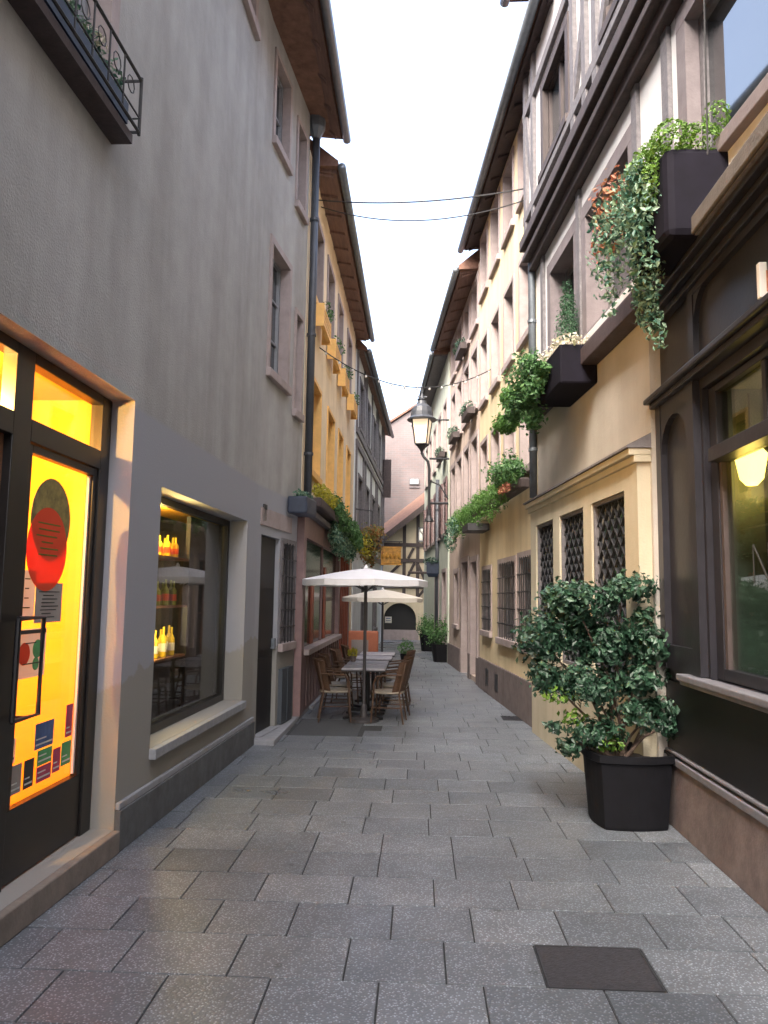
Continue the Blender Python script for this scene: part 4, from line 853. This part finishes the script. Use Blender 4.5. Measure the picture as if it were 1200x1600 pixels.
# left planters
t, lw = softbox('flower_box', 'navy planter beside the dark downpipe above rose shopfront', WB, 9.62, 10.15, 2.66, 2.88, .02, .27, 'navy')
q = MB(); leaves(q, [(lw.P(9.75+.13*i, 2.93, .14), (.09, .12, .05)) for i in range(4)], 260, .045, 51); q.build('foliage', M['leafivy'], t)
t, lw = softbox('flower_box', 'rusty trough with yellow flowers and vine above rose shopfront', WP, 10.5, 16.6, 2.85, 2.98, .0, .2, 'redtimber')
q = MB(); leaves(q, [(lw.P(10.8+.3*i, 3.1, .14), (.12, .2, .12)) for i in range(6)], 900, .055, 52); q.build('yellow_foliage', M['leafyel'], t)
q = MB(); pts = [(lw.P(12.3+.4*i, 3.08-.03*i, .16+.01*i), (.14, .3, .22+.03*math.sin(i))) for i in range(11)]; leaves(q, pts, 3200, .065, 53, shell=.2, droop=.3); q.build('vine', M['leafmid'], t)
q = MB(); pts = [(lw.P(12.6+.5*i, 2.62-.05*(i % 3), .15), (.10, .25, .26)) for i in range(8)]; leaves(q, pts, 2200, .06, 54, shell=.2, droop=.6); q.build('trailing_ivy', M['leafivy'], t)
t = thing('hanging_basket', 'hanging plant with orange and red leaves past the orange house', 'hanging plant', (-1.12, 18.2, 2.75))
q = MB(); leaves(q, [((0, 0, .35), (.27, .3, .22)), ((.05, 0, .05), (.22, .25, .22)), ((-.05, 0, -.25), (.18, .2, .2))], 1500, .07, 55, shell=.3, clump=16); q.build('foliage', M['leaforange'], t)
q = MB(); leaves(q, [((-.15, -.1, .1), (.25, .3, .3))], 700, .06, 56, shell=.3); q.build('green_foliage', M['leafyel'], t); MB().tube([(0, 0, .5), (0, 0, .9), (-.4, 0, .95)], .015, 6).build('bracket', M['iron'], t)
MB().lathe((0, 0, -.05), [(.06, 0), (.16, .1), (.19, .25)], 12).build('pot', M['timber'], t)

# ================================================================ big potted shrub
t = thing('potted_shrub', 'large bushy evergreen shrub in black square pot by plum shopfront', 'potted plant', (1.55, 5.95, 0))
q = MB(); q.lathe((0, 0, 0), [(.255, 0), (.262, .02), (.295, .46), (.312, .47), (.312, .52), (.285, .52), (.28, .44), (.001, .44)], 32, .05, sq=.55); q.build('pot', M['potblack'], t, smooth=False)
MB().lathe((0, 0, .43), [(.27, 0), (.2, .03), (.001, .04)], 16, 0).build('soil', M['soil'], t)
br = MB(); rb = random.Random(5)
tips = [(-.6, 0, 1.3), (-.35, -.05, 1.55), (0, .05, 1.6), (.15, -.05, 1.2), (.2, 0, .8), (.45, -.1, .8), (-.55, -.1, 1.0), (-.25, .1, 1.2), (-.4, -.1, .58), (-.2, 0, .9), (.38, 0, 1.0)]
for tp in tips:
    b0 = (rb.uniform(-.1, .08)-.05, rb.uniform(-.06, .06), .44); mid = (b0[0]*.6+tp[0]*.4+rb.uniform(-.04, .04), tp[1]*.4, .44+(tp[2]-.44)*.5); br.tube([b0, mid, tp], .016, 6, .005)
br.build('branch', M['bark'], t)
def lobe(px, py, rx, rz, ry=.2, dy=0): return ((px-655)*.00494-1.55, dy, 1.62+(933-py)*.00494), (rx, ry, rz)
sh = [lobe(900, 935, .31, .15, .26), lobe(975, 915, .22, .10), lobe(845, 985, .19, .18), lobe(930, 988, .33, .17, .28), lobe(1008, 1000, .15, .18), lobe(848, 1048, .13, .12, .2, -.05), lobe(918, 1062, .24, .15, .25), lobe(990, 1055, .14, .12),
      lobe(1000, 1105, .28, .11, .24, -.08), lobe(1062, 1100, .16, .13, .2, -.12), lobe(1045, 1048, .09, .09, .12), lobe(925, 1128, .24, .09, .2, -.08), lobe(878, 1152, .13, .06, .14, -.1), lobe(858, 1122, .08, .05, .1, -.1), lobe(1000, 955, .1, .06, .12)]
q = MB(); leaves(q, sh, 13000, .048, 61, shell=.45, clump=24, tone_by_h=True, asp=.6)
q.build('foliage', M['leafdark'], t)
q = MB(); leaves(q, [((-.52, -.08, .92), (.14, .15, .07)), ((-.40, -.1, .76), (.1, .12, .06)), ((-.15, -.12, .58), (.12, .12, .06))], 260, .045, 62); q.build('yellowing_foliage', M['leafbox'], t)

# planters down the street
def tubplant(x, y, r, h, fh, label, seed):
    t = thing('potted_bush', label, 'potted plant', (x, y, 0), 'potted bushes down the right side')
    MB().lathe((0, 0, 0), [(r*.8, 0), (r, h), (r*.9, h), (r*.85, h-.06), (.001, h-.06)], 20, .05, sq=.6).build('pot', M['potblack'], t)
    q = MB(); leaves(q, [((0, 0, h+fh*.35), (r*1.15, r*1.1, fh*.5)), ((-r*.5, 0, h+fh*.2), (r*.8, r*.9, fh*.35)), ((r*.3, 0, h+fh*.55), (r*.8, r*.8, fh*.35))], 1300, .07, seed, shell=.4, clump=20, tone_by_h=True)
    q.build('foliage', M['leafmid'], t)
tubplant(.66, 19.9, .33, .45, .75, 'bright bush in black tub nearest among the far pots', 71)
tubplant(.38, 23.8, .34, .5, .6, 'bush in dark tub standing just behind the nearest far pot', 72)
tubplant(.45, 26.5, .34, .5, .8, 'small bush in tub farthest down the right side', 73)

# ================================================================ terrace
def umbrella(x, y, zt, zr, rad, m, label, n=8):
    t = thing('parasol', label, 'parasol', (x, y, 0), 'parasols over the cafe terrace')
    MB().lathe((0, 0, 0), [(.022, 0), (.022, zt-.02), (.001, zt)], 12).build('pole', M['pole'], t, smooth=False)
    MB().lathe((0, 0, 0), [(.2, 0.002), (.2, .035), (.05, .06), (.04, .2), (.03, .22)], 20).build('base', M['pole'], t)
    q = MB(); N = 32; prof = [(0, 0), (.35, .33), (.7, .72), (1, 1)]
    def pt(k, u, dz=0):
        a = 2*math.pi*k/N+.2; seg = (k % 4)/4; sag = math.sin(math.pi*seg)*.03*u; rr = rad*u*(1-.045*math.sin(math.pi*seg)); return (rr*math.cos(a), rr*math.sin(a), zt-(zt-zr)*u**1.25-sag*.3+dz)
    us = [.0001, .25, .5, .75, 1]
    for j in range(4):
        for k in range(N): q.quad(pt(k, us[j]), pt(k+1, us[j]), pt(k+1, us[j+1]), pt(k, us[j+1]))
    for k in range(N): q.quad(pt(k, 1), pt(k+1, 1), pt(k+1, 1, -.075), pt(k, 1, -.075))
    o = q.build('canopy', M[m], t)
    s_ = o.modifiers.new('s', 'SOLIDIFY'); s_.thickness = .004
    rb_ = MB()
    for k in range(0, N, 4):
        a = pt(k, 1, -.012); rb_.bar((0, 0, zt-.03), a, .012, .01); rb_.bar((0, 0, zr-.15), pt(k, .5, -.02), .01, .008)
    rb_.build('rib', M['pole'], t)
    MB().lathe((0, 0, zt-.01), [(.02, 0), (.03, .02), (.012, .05), (.001, .07)], 10).build('finial', M['canvas'], t)
    return t
umbrella(-.70, 10.25, 1.99, 1.835, .84, 'canvas', 'larger white parasol nearest the camera')
umbrella(-.70, 15.2, 1.76, 1.60, .80, 'canvas2', 'lower cream parasol behind the larger white one')
def mk_chair():
    t = thing('cafe_chair', 'brown rattan cafe chair', 'chair', (0, 0, 0), 'rattan chairs around the terrace tables')
    # local: faces +x, origin at floor centre
    MB().lathe((0, 0, .37), [(.19, 0), (.215, .012), (.215, .028), (.19, .035), (.001, .035)], 20, 0, sq=.35).build('seat', M['seatpale'], t)
    q = MB(); N = 12
    for i in range(N):
        a0 = math.pi*(.62+.76*i/N); a1 = math.pi*(.62+.76*(i+1)/N)
        def P(a, z, s=1): lean = -.10*(z-.4)/.4; return (.2*math.cos(a)*s+lean, .215*math.sin(a)*s, z)
        top0 = .78+.03*math.sin(math.pi*i/N); top1 = .78+.03*math.sin(math.pi*(i+1)/N)
        q.hexa([P(a0, .40), P(a1, .40), P(a1, .40, .93), P(a0, .40, .93), P(a0, top0), P(a1, top1), P(a1, top1, .93), P(a0, top0, .93)])
    q.build('backrest', M['rattan'], t)
    for sy in (-1, 1):
        MB().tube([(.17, .16*sy, .38), (.2, .185*sy, 0)], .014, 7, .011).build('leg', M['chairleg'], t)
        MB().tube([(-.24, .15*sy, .76), (-.16, .16*sy, .38), (-.22, .185*sy, 0)], .014, 7, .011).build('leg', M['chairleg'], t)
        MB().tube([(-.2, .2*sy, .62), (-.05, .225*sy, .62), (.12, .215*sy, .6), (.17, .19*sy, .5), (.17, .165*sy, .38)], .013, 7).build('armrest', M['rattan'], t)
    q = MB(); q.tube([(-.19, -.17, .18), (-.19, .17, .18)], .009, 5).tube([(.185, -.17, .18), (.185, .17, .18)], .009, 5).tube([(-.19, .17, .2), (.185, .17, .2)], .009, 5).tube([(-.19, -.17, .2), (.185, -.17, .2)], .009, 5); q.build('stretcher', M['chairleg'], t)
    return t
ch = mk_chair()
cps = [(-1.08, 10.28, .15, 'nearest left rattan chair, its back to the rose shopfront'), (-.38, 10.25, math.pi-.1, 'nearest right rattan chair facing the rose shopfront'), (-1.12, 11.0, 0, 'second rattan chair on the left side of the tables'), (-.34, 11.0, math.pi+.08, 'second rattan chair on the right side of the tables'),
       (-1.08, 12.1, -.1, 'third rattan chair on the left side, beside the far table'), (-.33, 12.1, math.pi, 'third rattan chair on the right side, beside the far table'), (-1.0, 13.1, .1, 'farthest rattan chair on the left side of the tables')]
for i, (x, y_, a, l) in enumerate(cps):
    o = ch if i == 0 else dup(ch, (x, y_, 0), a); o.location = (x, y_, 0); o.rotation_euler = (0, 0, a); o['label'] = l
def mk_table():
    t = thing('cafe_table', 'x', 'table', (0, 0, 0), 'small tables of the cafe terrace')
    MB().box(-.29, .29, -.29, .29, .645, .67).build('tabletop', M['table'], t, bevel=.006); MB().box(-.295, .295, -.295, .295, .628, .644).build('edge_band', M['iron'], t)
    MB().lathe((0, 0, 0), [(.03, .03), (.03, .63)], 10).build('pedestal', M['iron'], t)
    q = MB(); q.bar((-.25, -.25, .018), (.25, .25, .018), .05, .03).bar((-.25, .25, .019), (.25, -.25, .019), .05, .03); q.build('foot', M['iron'], t); return t
tb = mk_table()
for i, (x, y_, l) in enumerate(((-.72, 10.62, 'nearest square terrace table under the white parasol'), (-.72, 11.35, 'second square terrace table between two pairs of chairs'), (-.70, 12.3, 'third square terrace table, in front of orange board'), (-.68, 13.2, 'farthest square terrace table before the menu board'))):
    o = tb if i == 0 else dup(tb, (0, 0, 0)); o.location = (x, y_, 0); o['label'] = l
t = thing('table_flower_pot', 'little potted herb standing on the second terrace table', 'potted plant', (-.95, 11.42, .67)); MB().lathe((0, 0, 0), [(.035, 0), (.05, .08), (.045, .08), (.001, .07)], 12).build('pot', M['pinkstone'], t); q = MB(); leaves(q, [((0, 0, .13), (.08, .08, .07))], 200, .035, 81); q.build('foliage', M['leafyel'], t)
t = thing('menu_board', 'orange menu board with dark pictures behind terrace tables', 'menu board', (-1.22, 17.3, 0)); q = MB(); q.box(-.34, .34, -.03, .03, .05, .86); q.build('board', M['orangep'], t, bevel=.03); q = MB(); q.box(-.26, .12, -.036, -.031, .1, .66); q.build('sheet', M['greycard'], t); q = MB(); q.box(-.34, -.28, -.03, .3, 0, .05).box(.28, .34, -.03, .3, 0, .05).box(-.28, .28, .2, .26, 0, .05).build('foot', M['iron'], t)
lines(Wl(0, 0, 1), -.3, .3, .2, .6, 4, 0, 3) if 0 else None
t = thing('potted_bush', 'small leafy pot beside the orange menu board', 'potted plant', (-.28, 18.6, 0)); MB().lathe((0, 0, 0), [(.1, 0), (.15, .28), (.13, .28), (.001, .25)], 12).build('pot', M['potblack'], t); q = MB(); leaves(q, [((0, 0, .42), (.2, .2, .2))], 320, .06, 83); q.build('foliage', M['leafmid'], t)

# ================================================================ lantern
t = thing('street_lantern', 'old-fashioned black lantern with cream glass on a bracket over the alley', 'street lantern', (.05, 18.6, 5.35))
L0 = 0
q = MB(); q.lathe((0, 0, 0), [(.19, .02), (.29, .60)], 4, .6); q.build('glass', M['lampglass'], t)
q = MB()
for k in range(4):
    a = .6+math.pi/2*k; q.bar((.195*math.cos(a), .195*math.sin(a), 0), (.297*math.cos(a), .297*math.sin(a), .62), .025)
q.lathe((0, 0, 0), [(.05, -.22), (.02, -.2), (.06, -.14), (.16, -.03), (.215, -.01), (.215, .02), (.001, .02)], 4, .6)
q.build('frame', M['iron'], t)
q = MB(); q.lathe((0, 0, .6), [(.36, 0), (.37, .03), (.28, .10), (.27, .2), (.24, .32), (.12, .42), (.10, .5), (.13, .53), (.05, .56), (.03, .66), (.015, .68), (.012, .86), (.001, .88)], 12); q.box(-.12, .12, -.01, .01, 1.19, 1.22); q.build('roof', M['pipe'], t)
q = MB(); q.tube([(0, 0, -.2), (.05, 0, -.3), (.16, 0, -.42), (.19, 0, -.6), (.19, 0, -1.75)], .035, 8).tube([(.19, 0, -.35), (.68, 0, -.35)], .025, 6).tube([(.19, 0, -1.45), (.66, 0, -1.45)], .03, 6).lathe((.19, 0, -1.9), [(.12, 0), (.10, .06), (.05, .14), (.04, .3)], 10).tube([(.2, 0, -.9), (.45, 0, -1.0), (.66, 0, -1.35)], .018, 6).tube([(0, 0, .62), (.68, 0, .62)], .02, 6); q.build('bracket', M['iron'], t)
# cables
def cable(pts, r, label, beads=0):
    t = thing('overhead_cable', label, 'cable', pts[0], 'cables spanning the alley'); o_ = Vector(pts[0]); q = MB(); out = []
    a, b, sag = Vector(pts[0]), Vector(pts[1]), pts[2]
    for k in range(17): u = k/16; p = a.lerp(b, u); p.z -= sag*4*u*(1-u); out.append(p-o_)
    q.tube(out, r, 5); q.build('wire', M['rope'], t)
    if beads:
        q = MB()
        for k in range(beads): u = (k+.5)/beads; p = a.lerp(b, u)-o_; p.z -= sag*4*u*(1-u); q.lathe(tuple(p+Vector((0, 0, -.05))), [(.001, 0), (.02, .015), (.018, .04), (.001, .055)], 6)
        q.build('bulb', M['whitewood'], t)
cable(((-1.62, 11.3, 7.75), (1.52, 9.9, 7.15), .12), .011, 'upper thin cable between left eave and right downpipe')
cable(((-1.62, 11.6, 7.80), (1.50, 10.0, 7.05), .28), .009, 'lower sagging cable hung just below the upper one')
cable(((-1.61, 11.8, 5.55), (1.30, 13.2, 5.65), .5), .010, 'sagging bulb cable strung above the lantern', 14)
cable(((1.62, 4.15, 5.6), (1.72, 4.45, 4.3), .0), .006, 'short dark cable hanging before the big upper right window')
